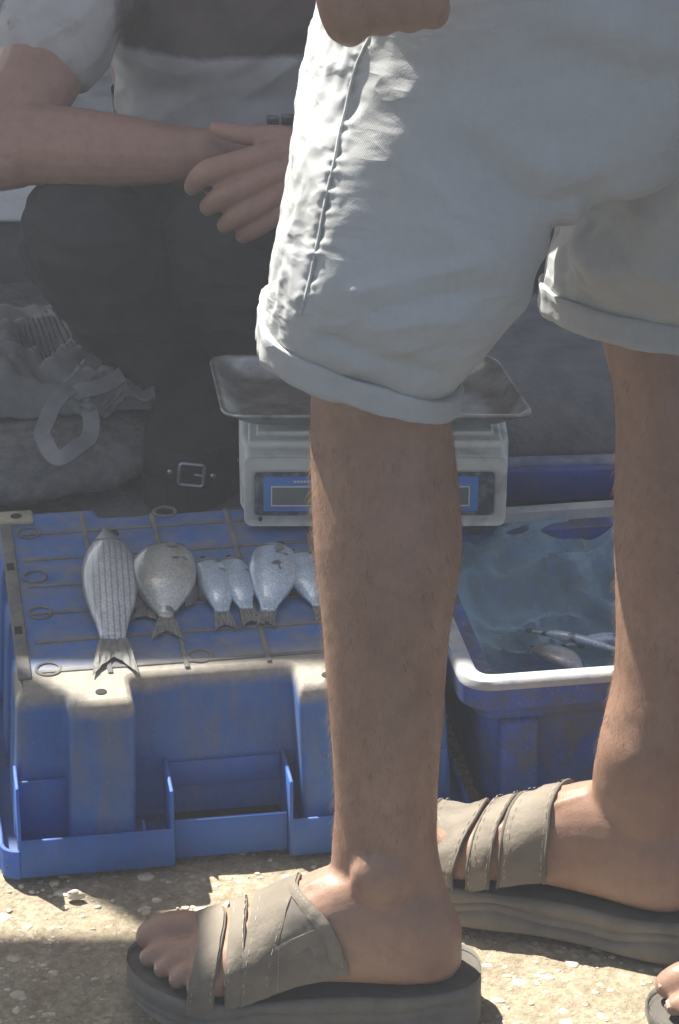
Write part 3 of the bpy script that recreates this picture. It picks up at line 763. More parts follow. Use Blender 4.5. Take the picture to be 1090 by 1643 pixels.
def foot_top(s, y):
    best = (9, .03)
    for k in range(61):
        a, z = foot_ring_pt(s, math.pi*k/60)
        if abs(a - y) < best[0]: best = (abs(a - y), z)
    return best[1]
class FootFrame:
    """heel at o, axis towards the toes at yaw degrees (0 = -X); medial = +1 when the big toe is on the far side"""
    def __init__(s, o, yaw, medial=1, pitch=0.0, k=1.0):
        s.o = Vector(o); a = R(yaw); s.ax = Vector((-math.cos(a), math.sin(a), 0)); s.lat = Vector((math.sin(a), math.cos(a), 0)); s.m = medial; s.p = math.tan(R(pitch)); s.k = k
    def __call__(s, q):                       # q = (s along, y lateral (+ = medial), z)
        return s.o + s.ax*q[0]*s.k + s.lat*(q[1]*s.m*s.k) + Vector((0, 0, q[2]*s.k + q[0]*s.p*s.k))
def add_foot(mb, F, curl=0.0):
    rings = []
    for i in range(31):
        s = .212*i/30
        rings.append([F((s, *foot_ring_pt(s, 2*math.pi*k/28))) for k in range(28)])
    mb.loft(rings)
    for (y, s0, s1, r0, r1, r2) in TOES:
        L = s1 - s0; z = r1 + .001
        pts = [F((s0, y*.93, .020)), F((s0 + L*.35, y*.98, z + .009)), F((s0 + L*.62, y, z + .007 - curl*.004)), F((s1 - r2, y*1.0, z + .001 - curl*.004))]
        mb.tube(cr(pts, 5), [r*F.k for r in cr([Vector((r0, 0, 0)), Vector((r1*1.04, 0, 0)), Vector((r1, 0, 0)), Vector((r2, 0, 0))], 5) for r in [r.x]], 12)
def add_nails(F, root):
    for i, (y, s0, s1, r0, r1, r2) in enumerate(TOES):
        k = MB(); rr = r2*.72; z = r1 + .002 + r2*.86
        g = []
        for a in range(7):
            u = a/6*2 - 1; row = []
            for b in range(6):
                v = b/5; row.append(F((s1 - r2*1.35 + v*r2*1.15, y + u*rr*(1 - .25*v*v), z - (u*u)*rr*.42 - (v**3)*r2*.40)))
            g.append(row)
        k.sheet(g, .0012); k.build('toenail', M['nail'], root)

# ------------------------------------------------------------------ a slide sandal: thick sole, footbed and bands over the foot
M['strap'] = pbr('strap_leather', (.165, .14, .107), (.23, .197, .152), 16, .8, .5, 260, c3=(.13, .112, .088), s3=20, dist=.0012)
M['lining'] = pbr('lining_and_edge_shade', (.13, .115, .095), (.19, .165, .135), 40, .9, .3, 200)
M['sole'] = pbr('sole_rubber', (.115, .108, .095), (.19, .175, .15), 22, .85, .5, 180, c3=(.17, .155, .125), s3=26, dist=.0015)
M['bed'] = pbr('footbed', (.075, .07, .062), (.13, .115, .095), 26, .8, .4, 200)
M['stitch'] = pbr('stitching', (.46, .41, .31), (.36, .32, .25), 60, .8, 0)
SOLE = [(-.016, .000, .010), (-.013, .000, .021), (-.004, 0, .032), (.012, 0, .0385), (.04, 0, .041), (.08, 0, .0395), (.12, 0, .0415), (.155, .001, .0475), (.185, .002, .0520), (.212, .004, .0510), (.234, .008, .0455), (.252, .012, .035), (.262, .015, .024), (.268, .017, .010)]
def sandal(root, F, th, straps, side=None, wavy=1.0):
    sd = MB(); n = 60
    def outline(off, z):
        pts = []
        for i in range(n):
            s = -.016 + .284*(.5 - .5*math.cos(math.pi*i/(n-1))); yc, wd = interp(SOLE, s); pts.append((s, yc, wd + off))
        a = [(s, yc - wd, 0) for s, yc, wd in pts]; b = [(s, yc + wd, 0) for s, yc, wd in reversed(pts)]
        res = []
        for s, y, _ in a + b:
            zz = z(s) if callable(z) else z
            res.append(F((s, y, zz)))
        return res
    rock = lambda s: .004*sstep(.2, .276, s) + .005*sstep(.06, -.01, s)      # toe spring and raised heel
    wave = lambda s: wavy*(.0042*math.sin(s*46 + .6) + .0022*math.sin(s*88))
    Z = lambda f: (lambda s: -th + f*(th + rock(s)) + (wave(s)*(1 - abs(2*f - 1)) if 0 < f < 1 else 0.0) + ( .018*sstep(.19, .272, s)*(1-min(1,f*1.6))))
    lv = [(.003, -.004), (.0050, -.001), (.0072, .10), (.0052, .36), (.0030, .40), (.0022, .43), (.0028, .47), (.0022, .64), (.0010, .67), (.0009, .69), (.0020, .72), (.0022, .90), (.0012, .99), (-.0010, 1.06), (-.0035, 1.05), (-.0060, .985)]
    sd.loft([outline(o_, Z(max(0.0, f)) if f <= 1 else (lambda s, f=f: rock(s) + (f-1)*th)) for o_, f in lv], cap0=True, cap1=False)
    so = sd.build('sandal_sole', M['sole'], root, angle=60)
    fb = MB(); fb.loft([outline(-.0052, lambda s: rock(s)*.9 - .0016), outline(-.0055, lambda s: rock(s)*.9 - .0008), outline(-.012, lambda s: rock(s)*.6 - .0002), outline(-.02, lambda s: -.0004)], cap0=True, cap1=True)
    fb.build('footbed', M['bed'], so)
    for nm, s0, s1, off, t0, t1 in straps:
        NT, NS = 44, 8; g = []; ed = [[], []]
        for i in range(NT + 1):
            t = t0 + (t1 - t0)*i/NT; row = []
            a, b = interp(s0, t)[0] + .0012*N3((t*5, off*500, 1), 1.0), interp(s1, t)[0] + .0016*N3((t*4, off*500, 7), 1.0)
            for j in range(NS + 1):
                s = a + (b - a)*j/NS; tt = min(1, max(0, t)); ph = R(8) + tt*R(164)
                y, z = foot_ring_pt(min(.211, s), ph)
                if s > .20:                                              # over the toes the band stays low
                    z = z*(1 - .1*sstep(.2, .24, s))
                yc, wd, z0, z1 = interp(FOOT, min(.211, s)); zm = z0 + .3*(z1-z0)
                d = Vector((0, y - yc, (z - zm))); d = d.normalized() if d.length > 1e-6 else Vector((0,0,1))
                wr = .0020*N3((s*60, t*5, off*900), 1.0) + .0010*N3((s*150, t*14, off*700), 1.0) + .0010*math.sin(j/NS*math.pi)
                q = Vector((s, y + d.y*(off + wr), z + d.z*(off + wr)))
                if t < 0: q.y -= .001; q.z = max(-.010, z + t*.085)
                if t > 1: q.y += .001; q.z = max(-.010, z - (t-1)*.085)
                row.append(F(q))
            ed[0].append(row[0]); ed[1].append(row[-1]); g.append(row)
        mb = MB(); mb.sheet(g, .0026)
        stp = mb.build('sandal_strap', M['lining'] if nm == 'side' else M['strap'], root, angle=60)
        for e, inn in ((ed[0], 1), (ed[1], -1)):                          # folded, stitched edges; the shadow beside them put into the dark colour
            mb = MB(); mb.tube(e, .0013, 6); mb.build('shaded_strap_edge', M['lining'], stp)
        for c_ in (() if nm == 'side' else (4,) if nm == 'bind' else (1, NS - 1)):
            mb = MB()
            for i in range(4, NT - 3):
                if i % 2: continue
                a = Vector(g[i][c_]); b = Vector(g[i][c_]).lerp(Vector(g[i+1][c_]), .9); out_ = (a - F((interp(s0, .5)[0], 0, .02))).normalized()*.0029
                mb.tube([a + out_, b + out_], .0003, 5)
            mb.build('stitching', M['stitch'], stp)
    return so

# ------------------------------------------------------------------ legs: rings from measured front and back outlines
def leg_rings(rows, Yf, n=40, sub=6):
    """rows: (front x, front y, back x, back y, half depth); Yf(i) plane of the leg at each row"""
    A, B, C = [], [], []
    for i, (fx, fy, bx, by_, ry) in enumerate(rows):
        Y = Yf(i); A.append(PY(fx, fy, Y)); B.append(PY(bx, by_, Y)); C.append(Vector((ry, 0, 0)))
    A, B, C = cr(A, sub), cr(B, sub), cr(C, sub); rings = []
    for a, b, c in zip(A, B, C):
        m = (a + b)/2; u = (b - a)/2; r = []
        for k in range(n):
            an = 2*math.pi*k/n; ca, sa = math.cos(an), math.sin(an)
            r.append(m + u*math.copysign(abs(ca)**.95, ca) + Vector((0, c.x*math.copysign(abs(sa)**.95, sa)*(1 - .24*abs(ca)**1.5*(ca < 0)), 0)))
        rings.append(r)
    return rings
def mirror_rows(rows, dx): return [(a+dx, b, c+dx, d, e) for a, b, c, d, e in rows]

# ================================================================== the standing man
YN, YR = 1.952, 2.075
stand = thing('person', 'standing person in rolled off white shorts and worn taupe sandals, fist at the hip', 'person', (.10, 2.02, 0))
FN = FootFrame((.097, YN, .0325), 0, 1)
FR = FootFrame((.296, 2.046, .031), 21, -1, pitch=2.0)
NEAR = [(505, 470, 735, 500, .058), (502, 560, 728, 580, .058), (498, 640, 722, 650, .056), (498, 700, 728, 705, .056), (499, 760, 735, 765, .057), (501, 820, 740, 825, .058), (504, 880, 741, 880, .057), (511, 940, 735, 940, .055), (517, 1000, 724, 1000, .051), (523, 1080, 716, 1080, .046), (529, 1150, 711, 1150, .042), (535, 1230, 705, 1230, .038), (537, 1300, 702, 1300, .0355), (532, 1360, 703, 1360, .0345), (532, 1420, 716, 1420, .034), (545, 1480, 730, 1480, .033), (575, 1530, 732, 1530, .029)]
FARL = [(958, 420, 1210, 430, .060), (958, 500, 1205, 520, .058), (968, 560, 1200, 575, .056), (983, 620, 1205, 630, .056), (988, 700, 1212, 700, .057), (986, 780, 1218, 780, .058), (985, 860, 1216, 860, .057), (987, 940, 1205, 940, .054), (988, 1010, 1188, 1010, .050), (984, 1080, 1165, 1080, .044), (972, 1140, 1142, 1150, .039), (958, 1200, 1122, 1220, .036), (950, 1260, 1112, 1290, .0345), (955, 1330, 1120, 1345, .033), (975, 1400, 1122, 1410, .030)]
near_r = leg_rings(NEAR, lambda i: 1.985 - .023*min(1, i/10))
far_r = leg_rings(FARL, lambda i: 2.150 - .082*min(1, i/11))
HIP = Vector((.145, 2.060, .80))
b = MB()
b.loft(near_r); b.loft(far_r)
# ankle bones and tendons
b.ell(PY(612, 1412, YN - .0195), .025, .0135, .028); b.ell(PY(1034, 1335, 2.052), .025, .0135, .028)
b.ell(PY(578, 1385, YN + .026), .014, .010, .016)
add_foot(b, FN); add_foot(b, FR)
for F in (FN, FR):
    for y0, y1 in ((.020, .024), (.008, .005), (-.004, -.012)):
        b.tube(cr([F((s_, y_, foot_top(s_, y_) - .0022)) for s_, y_ in ((.085, y0*.4), (.115, y0*.8), (.145, y1*.9), (.175, y1*1.2))], 5), .0042, 8)
# thighs, pelvis, trunk, neck, head (the upper body stands above the picture)
def ering(c, rx, ry, n=32, tilt=0): return [Vector((c[0] + rx*math.cos(6.28318*k/n), c[1] + ry*math.sin(6.28318*k/n), c[2] + tilt*math.cos(6.28318*k/n))) for k in range(n)]
def centre(r): return sum((Vector(p) for p in r), Vector())/len(r)
c0, c1 = centre(near_r[3]), centre(far_r[3])
b.loft([ering(c0, .058, .058), ering(c0.lerp(Vector((.12, 1.985, .80)), .5), .070, .066), ering((.125, 1.985, .80), .085, .075)])
b.loft([ering(c1, .058, .058), ering(c1.lerp(Vector((.17, 2.135, .80)), .5), .070, .066), ering((.17, 2.135, .80), .085, .075)])
b.loft([ering((.145, 2.06, .72), .09, .13), ering((.145, 2.06, .80), .11, .155), ering((.14, 2.06, .90), .105, .15), ering((.135, 2.06, 1.0), .095, .135), ering((.13, 2.06, 1.15), .11, .155), ering((.13, 2.06, 1.28), .105, .165), ering((.135, 2.06, 1.36), .07, .12), ering((.13, 2.06, 1.40), .055, .055), ering((.118, 2.06, 1.47), .052, .052)])
b.ell((.105, 2.06, 1.565), .095, .075, .118, 20); b.tube([(.012, 2.06, 1.565), (.003, 2.06, 1.545), (.012, 2.06, 1.535)], [.010, .013, .010], 10)
b.ell((.03, 2.06, 1.495), .028, .036, .026); 
for sy in (-1, 1): b.ell((.115, 2.06 + sy*.074, 1.555), .018, .010, .030)
# far arm hangs behind the trunk
b.tube(cr([Vector((.14, 2.225, 1.32)), Vector((.16, 2.27, 1.18)), Vector((.15, 2.285, 1.05)), Vector((.09, 2.28, .93)), Vector((.06, 2.275, .86))], 5), [.050 - .024*i/20 for i in range(21)], 14)
b.ell((.045, 2.27, .80), .032, .020, .055)
# near arm down to the fist against the shorts
YH = 1.835
b.tube(cr([Vector((.13, 1.895, 1.33)), Vector((.145, 1.845, 1.19)), Vector((.135, 1.825, 1.07)), PY(650, -330, YH+.005), PY(640, -150, YH)], 5), [.050 - .022*i/20 for i in range(21)], 14)
b.loft([[c + Vector((wx*math.cos(6.283*k/20), .016*sc*math.sin(6.283*k/20), 0)) for k in range(20)] for c, wx, sc in ((PY(640, -170, YH), .026, 1.3), (PY(632, -110, YH), .034, 1.1), (PY(628, -60, YH), .039, 1.05), (PY(628, -15, YH), .040, 1.0), (PY(628, 12, YH+.004), .036, .8))])
for xk, yk, xt, rr in ((562, 44, 580, .0125), (611, 30, 618, .0122), (655, 26, 655, .0116), (694, 22, 688, .0108)):
    q = PY(xk, yk, YH - .001)
    b.tube(cr([PY(628 + (xk-628)*.9, -55, YH - .003), PY(xk, -8, YH - .006), q, q + Vector((.002, .021, -.001)), PY(xt, 5, YH + .034), PY(xt, -22, YH + .026)], 5), [rr*x for x in ([1.05]*8 + [1.0]*10 + [.9]*8)], 12)
b.tube(cr([PY(575, -120, YH - .002), PY(545, -60, YH - .006), PY(537, -5, YH - .004), PY(548, 42, YH + .004)], 5), [.0135, .0138, .014, .0142, .014, .0138, .0136, .0134, .0132, .013, .0128, .0125, .0122, .012, .0115, .011], 12)
body = b.build('body', M['skin'], stand)
remesh(body, .0025, 5, .5)
displace(body, lambda p, n: .0005*N3(p, 38) + .0002*N3(p, 110))
add_nails(FN, stand)

# leg hair: short dark hairs lying down the shins
def hairs(rings_list, n, seedf):
    hb = MB()
    for _ in range(n):
        rs = random.choice(rings_list); i = random.uniform(.17, .80)*(len(rs)-2); i0 = int(i); f = i - i0
        fe = random.random() > .84; k = (random.gauss(.5, .075) if fe else random.random())*len(rs[0]); k0 = int(k) % len(rs[0]); k1 = (k0+1) % len(rs[0]); g = k - int(k)
        p = (Vector(rs[i0][k0])*(1-g) + Vector(rs[i0][k1])*g)*(1-f) + (Vector(rs[i0+1][k0])*(1-g) + Vector(rs[i0+1][k1])*g)*f
        c = centre(rs[i0]); nrm = (p - c); nrm.z = 0; nrm.normalize()
        tg = Vector((-nrm.y, nrm.x, 0))
        L = random.uniform(.005, .012)*(1.15 if fe else 1); d = (nrm*random.uniform(.25, 1.0 if fe else .8) + Vector((0, 0, -1)) + tg*random.uniform(-.7, .7)).normalized()
        cv = (Vector((0, 0, -1)) + tg*random.uniform(-.5, .5))*.3
        p = p - nrm*.0008
        pts = [p, p + d*L*.5, p + (d + cv).normalized()*L]; w_ = random.uniform(.00008, .00014)*(1.1 if fe else 1)
        a1 = tg; a2 = d.cross(tg).normalized(); rr = []
        for q, s in zip(pts, (1, .8, .3)): rr.append([q + a1*w_*s, q - a1*w_*s*.5 + a2*w_*s*.87, q - a1*w_*s*.5 - a2*w_*s*.87])
        hb.loft(rr, cap0=False)
    return hb
h_ = hairs([near_r], 3600, 1).build('leg_hair', M['hair'], stand, smooth=False); h_['kind'] = 'stuff'
h_ = hairs([far_r], 2200, 2).build('leg_hair', M['hair'], stand, smooth=False); h_['kind'] = 'stuff'

# near and far sandals (band edges as distance along the foot at t = near side .. top .. far side)
ST_N = [('toe', [(-.3, .217), (0, .215), (.5, .207), (1, .226), (1.3, .226)], [(-.3, .197), (0, .197), (.5, .189), (1, .200), (1.3, .200)], .0030, -.24, 1.24),
        ('mid', [(-.3, .186), (0, .186), (.5, .182), (1, .188), (1.3, .188)], [(-.3, .172), (0, .172), (.5, .172), (1, .172), (1.3, .172)], .0034, -.24, 1.24),
        ('main', [(-.3, .174), (0, .174), (.5, .165), (1, .160), (1.3, .160)], [(-.3, .152), (0, .151), (.45, .1325), (1, .124), (1.3, .124)], .0042, -.24, 1.24),
        ('side', [(-.3, .156), (0, .155), (.5, .142), (.6, .141)], [(-.3, .096), (0, .101), (.25, .120), (.5, .134), (.6, .136)], .0016, -.24, .52),
        ('lower', [(-.3, .153), (0, .152), (.2, .146)], [(-.3, .094), (0, .098), (.2, .126)], .0030, -.24, .13),
        ('bind', [(-.3, .1005), (0, .1055), (.25, .1235), (.5, .1375), (.6, .138)], [(-.3, .090), (0, .096), (.25, .116), (.5, .131), (.6, .132)], .0040, -.24, .54)]
sandal(stand, FN, .0315, ST_N)
ST_F = [('toe', [(-.3, .238), (0, .238), (.5, .236), (1, .240), (1.3, .240)], [(-.3, .196), (0, .198), (.5, .190), (1, .196), (1.3, .196)], .0046, -.24, 1.24),
        ('mid', [(-.3, .187), (0, .186), (.5, .184), (1, .184), (1.3, .184)], [(-.3, .163), (0, .163), (.5, .166), (1, .166), (1.3, .166)], .0034, -.24, 1.24),
        ('main', [(-.3, .142), (0, .145), (.3, .156), (.5, .160), (1, .158), (1.3, .158)], [(-.3, .098), (0, .102), (.25, .115), (.5, .122), (1, .120), (1.3, .120)], .0040, -.24, 1.24)]
sandal(stand, FR, .030, ST_F)

# ------------------------------------------------------------------ the shorts
SHN = [(427, 505, 730, 600), (430, 485, 752, 575), (434, 452, 782, 530), (440, 415, 808, 485), (449, 370, 838, 432), (458, 315, 872, 375), (466, 252, 915, 322), (473, 190, 990, 280), (485, 120, 1080, 225), (499, 55, 1165, 130), (512, 0, 1205, 50), (524, -90, 1195, -70), (532, -190, 1165, -190)]
SHN_Y = [(1.968, .074), (1.968, .082), (1.970, .090), (1.972, .097), (1.975, .104), (1.980, .106), (1.990, .112), (2.005, .124), (2.025, .140), (2.045, .155), (2.055, .165), (2.058, .162), (2.06, .152)]
SHF = [(876, 458, 1232, 510), (879, 428, 1250, 492), (886, 395, 1262, 460), (896, 360, 1270, 430), (915, 318, 1275, 370), (940, 270, 1275, 310), (965, 220, 1270, 250), (985, 160, 1260, 180)]
SHF_Y = [(2.140, .054), (2.140, .066), (2.140, .085), (2.138, .1), (2.132, .1), (2.12, .1), (2.11, .1), (2.10, .1)]
def cloth_rings(rows, ys, n, sub, ex=.66, ey=.62):
    A = cr([PY(a, b_, y[0]) for (a, b_, c, d), y in zip(rows, ys)], sub); B = cr([PY(c, d, y[0]) for (a, b_, c, d), y in zip(rows, ys)], sub); C = cr([Vector((y[1], 0, 0)) for y in ys], sub); out = []
    for a, b_, c in zip(A, B, C):
        m = (a + b_)/2; u = (b_ - a)/2; r = []
        for k in range(n):
            an = 2*math.pi*k/n; ca, sa = math.cos(an), math.sin(an)
            r.append(m + u*math.copysign(abs(ca)**ex, ca) + Vector((0, c.x*math.copysign(abs(sa)**ey, sa), 0)))
        out.append(r)
    return out
NCL = 260
shn = cloth_rings(SHN, SHN_Y, NCL, 18); shf = cloth_rings(SHF, SHF_Y, NCL, 22, .95, .95)
def dpoly(x, y, pts):
    best = 1e9
    for (x0, y0), (x1, y1) in zip(pts, pts[1:]):
        dx, dy = x1-x0, y1-y0; t = max(0, min(1, ((x-x0)*dx + (y-y0)*dy)/(dx*dx+dy*dy))); d = math.hypot(x-x0-t*dx, y-y0-t*dy); 
        if d < best: best = d
    return best
# folds seen on the cloth: (polyline in photo px, half width px, height m)
FOLDS = [([(660, 150), (700, 260), (760, 380), (815, 470)], 46, .0075), ([(720, 250), (800, 310), (880, 345), (930, 335)], 40, -.0085), ([(760, 190), (860, 260), (940, 290)], 34, .006),
         ([(880, 90), (1000, 130), (1090, 120)], 55, -.008), ([(960, 40), (1040, 80), (1090, 90)], 40, .006), ([(570, 470), (650, 450), (740, 428)], 13, .0030), ([(600, 500), (700, 480), (800, 455)], 14, -.0030), ([(590, 525), (690, 512), (790, 500)], 13, .0028),
         ([(520, 545), (600, 575), (700, 600)], 16, -.0045), ([(640, 545), (720, 520), (780, 530)], 22, .004), ([(700, 320), (720, 350), (800, 372)], 13, -.0035), ([(560, 180), (600, 320), (620, 430)], 45, -.004),
         ([(1000, 420), (1060, 330), (1090, 290)], 34, .006), ([(960, 300), (1000, 400), (1040, 470)], 30, -.005), ([(930, 340), (925, 400), (960, 445)], 16, .005), ([(900, 380), (905, 430)], 12, -.005)]
SEAM = [(592, 60), (573, 100), (548, 205), (523, 320), (502, 430), (481, 512)]
def cloth_disp(p, n):
    x, y = proj(p); d = 0.0
    face = n.y < .25
    if face:
        for pl, wd, h in FOLDS:
            q = dpoly(x, y, pl)
            if q < wd*2.6: d += h*math.exp(-(q/wd)**2)
        q = dpoly(x, y, SEAM)
        if q < 26 and x < 700:                                     # puckers along the side seam
            d += .0032*math.exp(-(q/10)**2)*(noise.noise(Vector((y*.075, 3, x*.02)))*1.2)
            d -= .0014*math.exp(-(q/4)**2)
    front = sstep(.10, .75, -n.x)                                  # crumpled front of the leg
    def rid(a, b_, c, sd): return .5 - abs(noise.noise(Vector((a, b_, c + sd))))*2
    u_ = p.y*.9 - p.x*.3; lo = sstep(.70, .58, p.z)
    d += front*(.0021*rid(p.z*20 + u_*26, u_*46 - p.z*9, p.x*12, 3) + .0015*rid(p.z*34 - u_*22, u_*44 + p.z*18, p.x*14, 9) + .0010*noise.noise(Vector((p.x*90, p.y*100, p.z*80))))
    h_ = p.x*.92 + p.z*.25; q_ = p.z*.95 - p.x*.28                          # long soft creases running across the side
    d += (1 - front)*(.0028*rid(h_*9, q_*34, p.y*6, 5)*(.35 + .65*lo) + .0017*rid(h_*16 + q_*14, q_*52 - h_*10, p.y*8, 12)*lo)
    d += .0022*noise.noise(Vector((p.x*10, p.y*9, p.z*7))) + .0004*noise.noise(Vector((p.x*60 + p.z*30, p.y*60, p.z*70)))
    return d
sm = MB(); sm.loft(shn[::-1], cap0=True, cap1=False); sm.loft(shf[::-1], cap0=True, cap1=False)
shorts = sm.build('shorts', M['shorts'], stand, angle=180)
me = shorts.data
bm_ = bmesh.new(); bm_.from_mesh(me); bmesh.ops.recalc_face_normals(bm_, faces=bm_.faces); bm_.to_mesh(me); bm_.free()
displace(shorts, cloth_disp)
# rolled cuffs
def cuff(rows, nm, ex=.66, ey=.62):
    """rows: top front, top back, bottom front, bottom back, (Y, half depth)"""
    (tf, tb_, bf, bb, Y, ry) = rows
    def ring(f, g, grow, z=0.0):
        a = PY(*f, Y); c = PY(*g, Y); m_ = (a + c)/2; u = (c - a)/2; r = []
        for k in range(200):
            an = 2*math.pi*k/200; ca, sa = math.cos(an), math.sin(an)
            wv = 1 + .010*noise.noise(Vector((ca*3.2, sa*3.2, 5)))
            L = u.length
            r.append(m_ + u*((L + grow)/L)*wv*math.copysign(abs(ca)**ex, ca) + Vector((0, (ry + grow)*wv*math.copysign(abs(sa)**ey, sa), z)))
        return r
    L = lambda p, q, t: (p[0] + (q[0]-p[0])*t, p[1] + (q[1]-p[1])*t)
    mb = MB(); rg = []
    for t, gr in ((.12, -.004), (.03, .000), (-.02, .0036), (-.01, .0058), (.05, .0066), (.3, .0056), (.5, .0052), (.75, .0056), (.95, .0052), (.99, .0036), (1.0, .001), (.97, -.0025), (.8, -.004), (.3, -.006)):
        rg.append(ring(L(tf, bf, t), L(tb_, bb, t), gr))
    mb.loft(rg, cap0=False, cap1=False)
    o = mb.build('cuff', M['shorts'], stand, angle=180)
    displace(o, lambda p, n: .0016*noise.noise(Vector((p.x*36, p.y*40, p.z*14))) + .0012*noise.noise(Vector((p.x*90, p.y*90, p.z*20))) + .0022*sstep(.3, .9, -n.x)*noise.noise(Vector((p.x*50, p.y*110, p.z*10))))
    return o
cuff(((428, 496), (730, 598), (424, 548), (728, 634), 1.968, .074), 'n')
cuff(((877, 452), (1232, 505), (875, 498), (1230, 552), 2.140, .054), 'f', .95, .95)
# side seam, a stitched ridge from pocket to hem
off_ = Vector(stand['_loc']); cand = []
for v in shorts.data.vertices:
    if v.normal.y < .15 and v.normal.x < .3:
        q = v.co + off_; x, y = proj(q)
        if 440 < x < 640 and 40 < y < 540 and q.y < 2.05: cand.append((x, y, q, v.normal.copy()))
sp_ = []
for (x0, y0), (x1, y1) in zip(SEAM, SEAM[1:]):
    for k in range(10):
        px, py = x0 + (x1-x0)*k/10, y0 + (y1-y0)*k/10
        near_ = sorted(cand, key=lambda c: (c[0]-px)**2 + (c[1]-py)**2)[:4]
        sp_.append(sum((c[2] + c[3]*.0004 for c in near_), Vector())/4)
sp2 = sp_
for _ in range(3): sp2 = [sp2[0]] + [(sp2[i-1] + sp2[i]*2 + sp2[i+1])/4 for i in range(1, len(sp2)-1)] + [sp2[-1]]
tb = MB(); tb.tube(sp2, .0013, 6); tb.build('side_seam', M['shorts'], shorts)
# shirt over the trunk, above the picture
M['shirt'] = pbr('grey_shirt', (.30, .31, .33), (.38, .39, .41), 12, .9, .3, 300)
sh = MB(); sh.loft([ering((.135, 2.06, .96), .125, .17), ering((.135, 2.06, 1.02), .12, .16), ering((.13, 2.06, 1.15), .122, .168), ering((.13, 2.06, 1.28), .115, .185), ering((.135, 2.06, 1.355), .085, .14), ering((.13, 2.06, 1.39), .062, .065)], cap0=False, cap1=False)
for sy in (-1, 1): sh.tube(cr([Vector((.135, 2.06 + sy*.14, 1.31)), Vector((.14, 2.06 + sy*.19, 1.24)), Vector((.145, 2.06 + sy*.225, 1.16))], 4), [.064, .066, .066, .065, .064, .063, .062, .061, .060], 16, cap=False)
sh.build('shirt', M['shirt'], stand)
hr = MB(); hr.ell((.118, 2.06, 1.595), .098, .081, .100, 18); hr.build('hair', M['hair'], stand)

# ================================================================== the seated fish seller behind the crates
seller = thing('person', 'crouching person in a dirty white tee and black trousers, one hand clasping the other wrist', 'person', (-.15, 3.15, 0))
YF = 2.93
Rsh, Rel, Rwr = Vector((-.272, 3.20, .605)), PY(-18, 236, 3.00), PY(335, 243, 2.935)
b = MB()
def cone(pts, rads, n=18, sub=6, flat=1.0):
    P = cr([Vector(p) for p in pts], sub); Q = [r.x for r in cr([Vector((r, 0, 0)) for r in rads], sub)]
    b.tube(P, Q, n, flat=flat)
# trunk, neck, head
b.loft([ering((-.12, 3.36, .10), .15, .11), ering((-.12, 3.34, .22), .16, .115), ering((-.12, 3.29, .36), .145, .10), ering((-.115, 3.25, .50), .160, .105), ering((-.115, 3.22, .60), .175, .10), ering((-.115, 3.21, .665), .11, .075), ering((-.115, 3.19, .70), .052, .052), ering((-.115, 3.17, .76), .05, .05)])
b.ell((-.115, 3.13, .84), .075, .095, .115, 20); b.tube([(-.115, 3.035, .85), (-.115, 3.018, .825), (-.115, 3.032, .815)], [.009, .014, .009], 10)
b.ell((-.115, 3.06, .775), .034, .03, .026)
for sx in (-1, 1): b.ell((-.115 + sx*.076, 3.14, .835), .010, .018, .030)
# right arm: upper arm, forearm, flat hand under the other
cone([Rsh, PY(82, 66, 3.085), PY(40, 160, 3.03), Rel, PY(28, 238, 2.985)], [.054, .050, .046, .044, .043])
cone([Rel + Vector((.004, 0, 0)), PY(50, 231, 2.985), PY(150, 238, 2.96), PY(250, 245, 2.945), PY(305, 246, 2.94), Rwr, PY(375, 262, 2.935)], [.041, .0445, .0415, .0335, .0275, .0245, .027], flat=.92)
cone([PY(365, 258, 2.94), PY(410, 275, 2.935), PY(455, 300, 2.935)], [.026, .034, .03], flat=.55)
# left arm, mostly behind the standing leg
Lsh, Lel = Vector((.085, 3.20, .625)), PY(640, 250, 2.99)
cone([Lsh, Vector((.10, 3.10, .52)), Lel, Lel + Vector((-.004, -.004, 0))], [.054, .049, .044, .043])
cone([Lel, PY(590, 246, 2.955), PY(530, 242, 2.925), PY(490, 246, 2.90), PY(470, 252, 2.893)], [.044, .042, .034, .028, .030])
# back of the left hand and its fingers, wrapped down over the wrist
b.loft([[Vector(c) + Vector((math.cos(6.283*k/20)*ax[0] + math.sin(6.283*k/20)*bx[0], math.cos(6.283*k/20)*ax[1] + math.sin(6.283*k/20)*bx[1], math.cos(6.283*k/20)*ax[2] + math.sin(6.283*k/20)*bx[2])) for k in range(20)]
        for c, ax, bx in ((PY(482, 256, 2.892), (.002, 0, .026), (0, .016, 0)), (PY(462, 268, 2.886), (.010, 0, .034), (0, .016, 0)), (PY(440, 280, 2.880), (.018, 0, .040), (0, .0155, 0)), (PY(424, 290, 2.880), (.021, 0, .038), (0, .012, 0)))])
def finger(pts, rad):
    cone([PY(*p) for p in pts], rad, 14, 6)
finger([(455, 240, 2.880), (428, 246, 2.872), (392, 258, 2.865), (345, 272, 2.864), (322, 284, 2.872), (309, 300, 2.888)], [0.0128, 0.0132, 0.0124, 0.0133, 0.0123, 0.0100])
finger([(462, 268, 2.878), (440, 276, 2.869), (410, 292, 2.860), (372, 308, 2.858), (350, 320, 2.865), (334, 332, 2.882)], [0.0128, 0.0133, 0.0125, 0.0132, 0.0121, 0.0099])
finger([(470, 296, 2.878), (447, 306, 2.868), (424, 322, 2.860), (394, 338, 2.858), (376, 350, 2.864), (361, 361, 2.880)], [0.0123, 0.0125, 0.0119, 0.0124, 0.0113, 0.0092])
finger([(474, 322, 2.880), (456, 336, 2.872), (440, 348, 2.866), (416, 361, 2.864), (402, 371, 2.868), (390, 379, 2.880)], [0.0111, 0.0113, 0.0105, 0.0111, 0.0101, 0.0085])
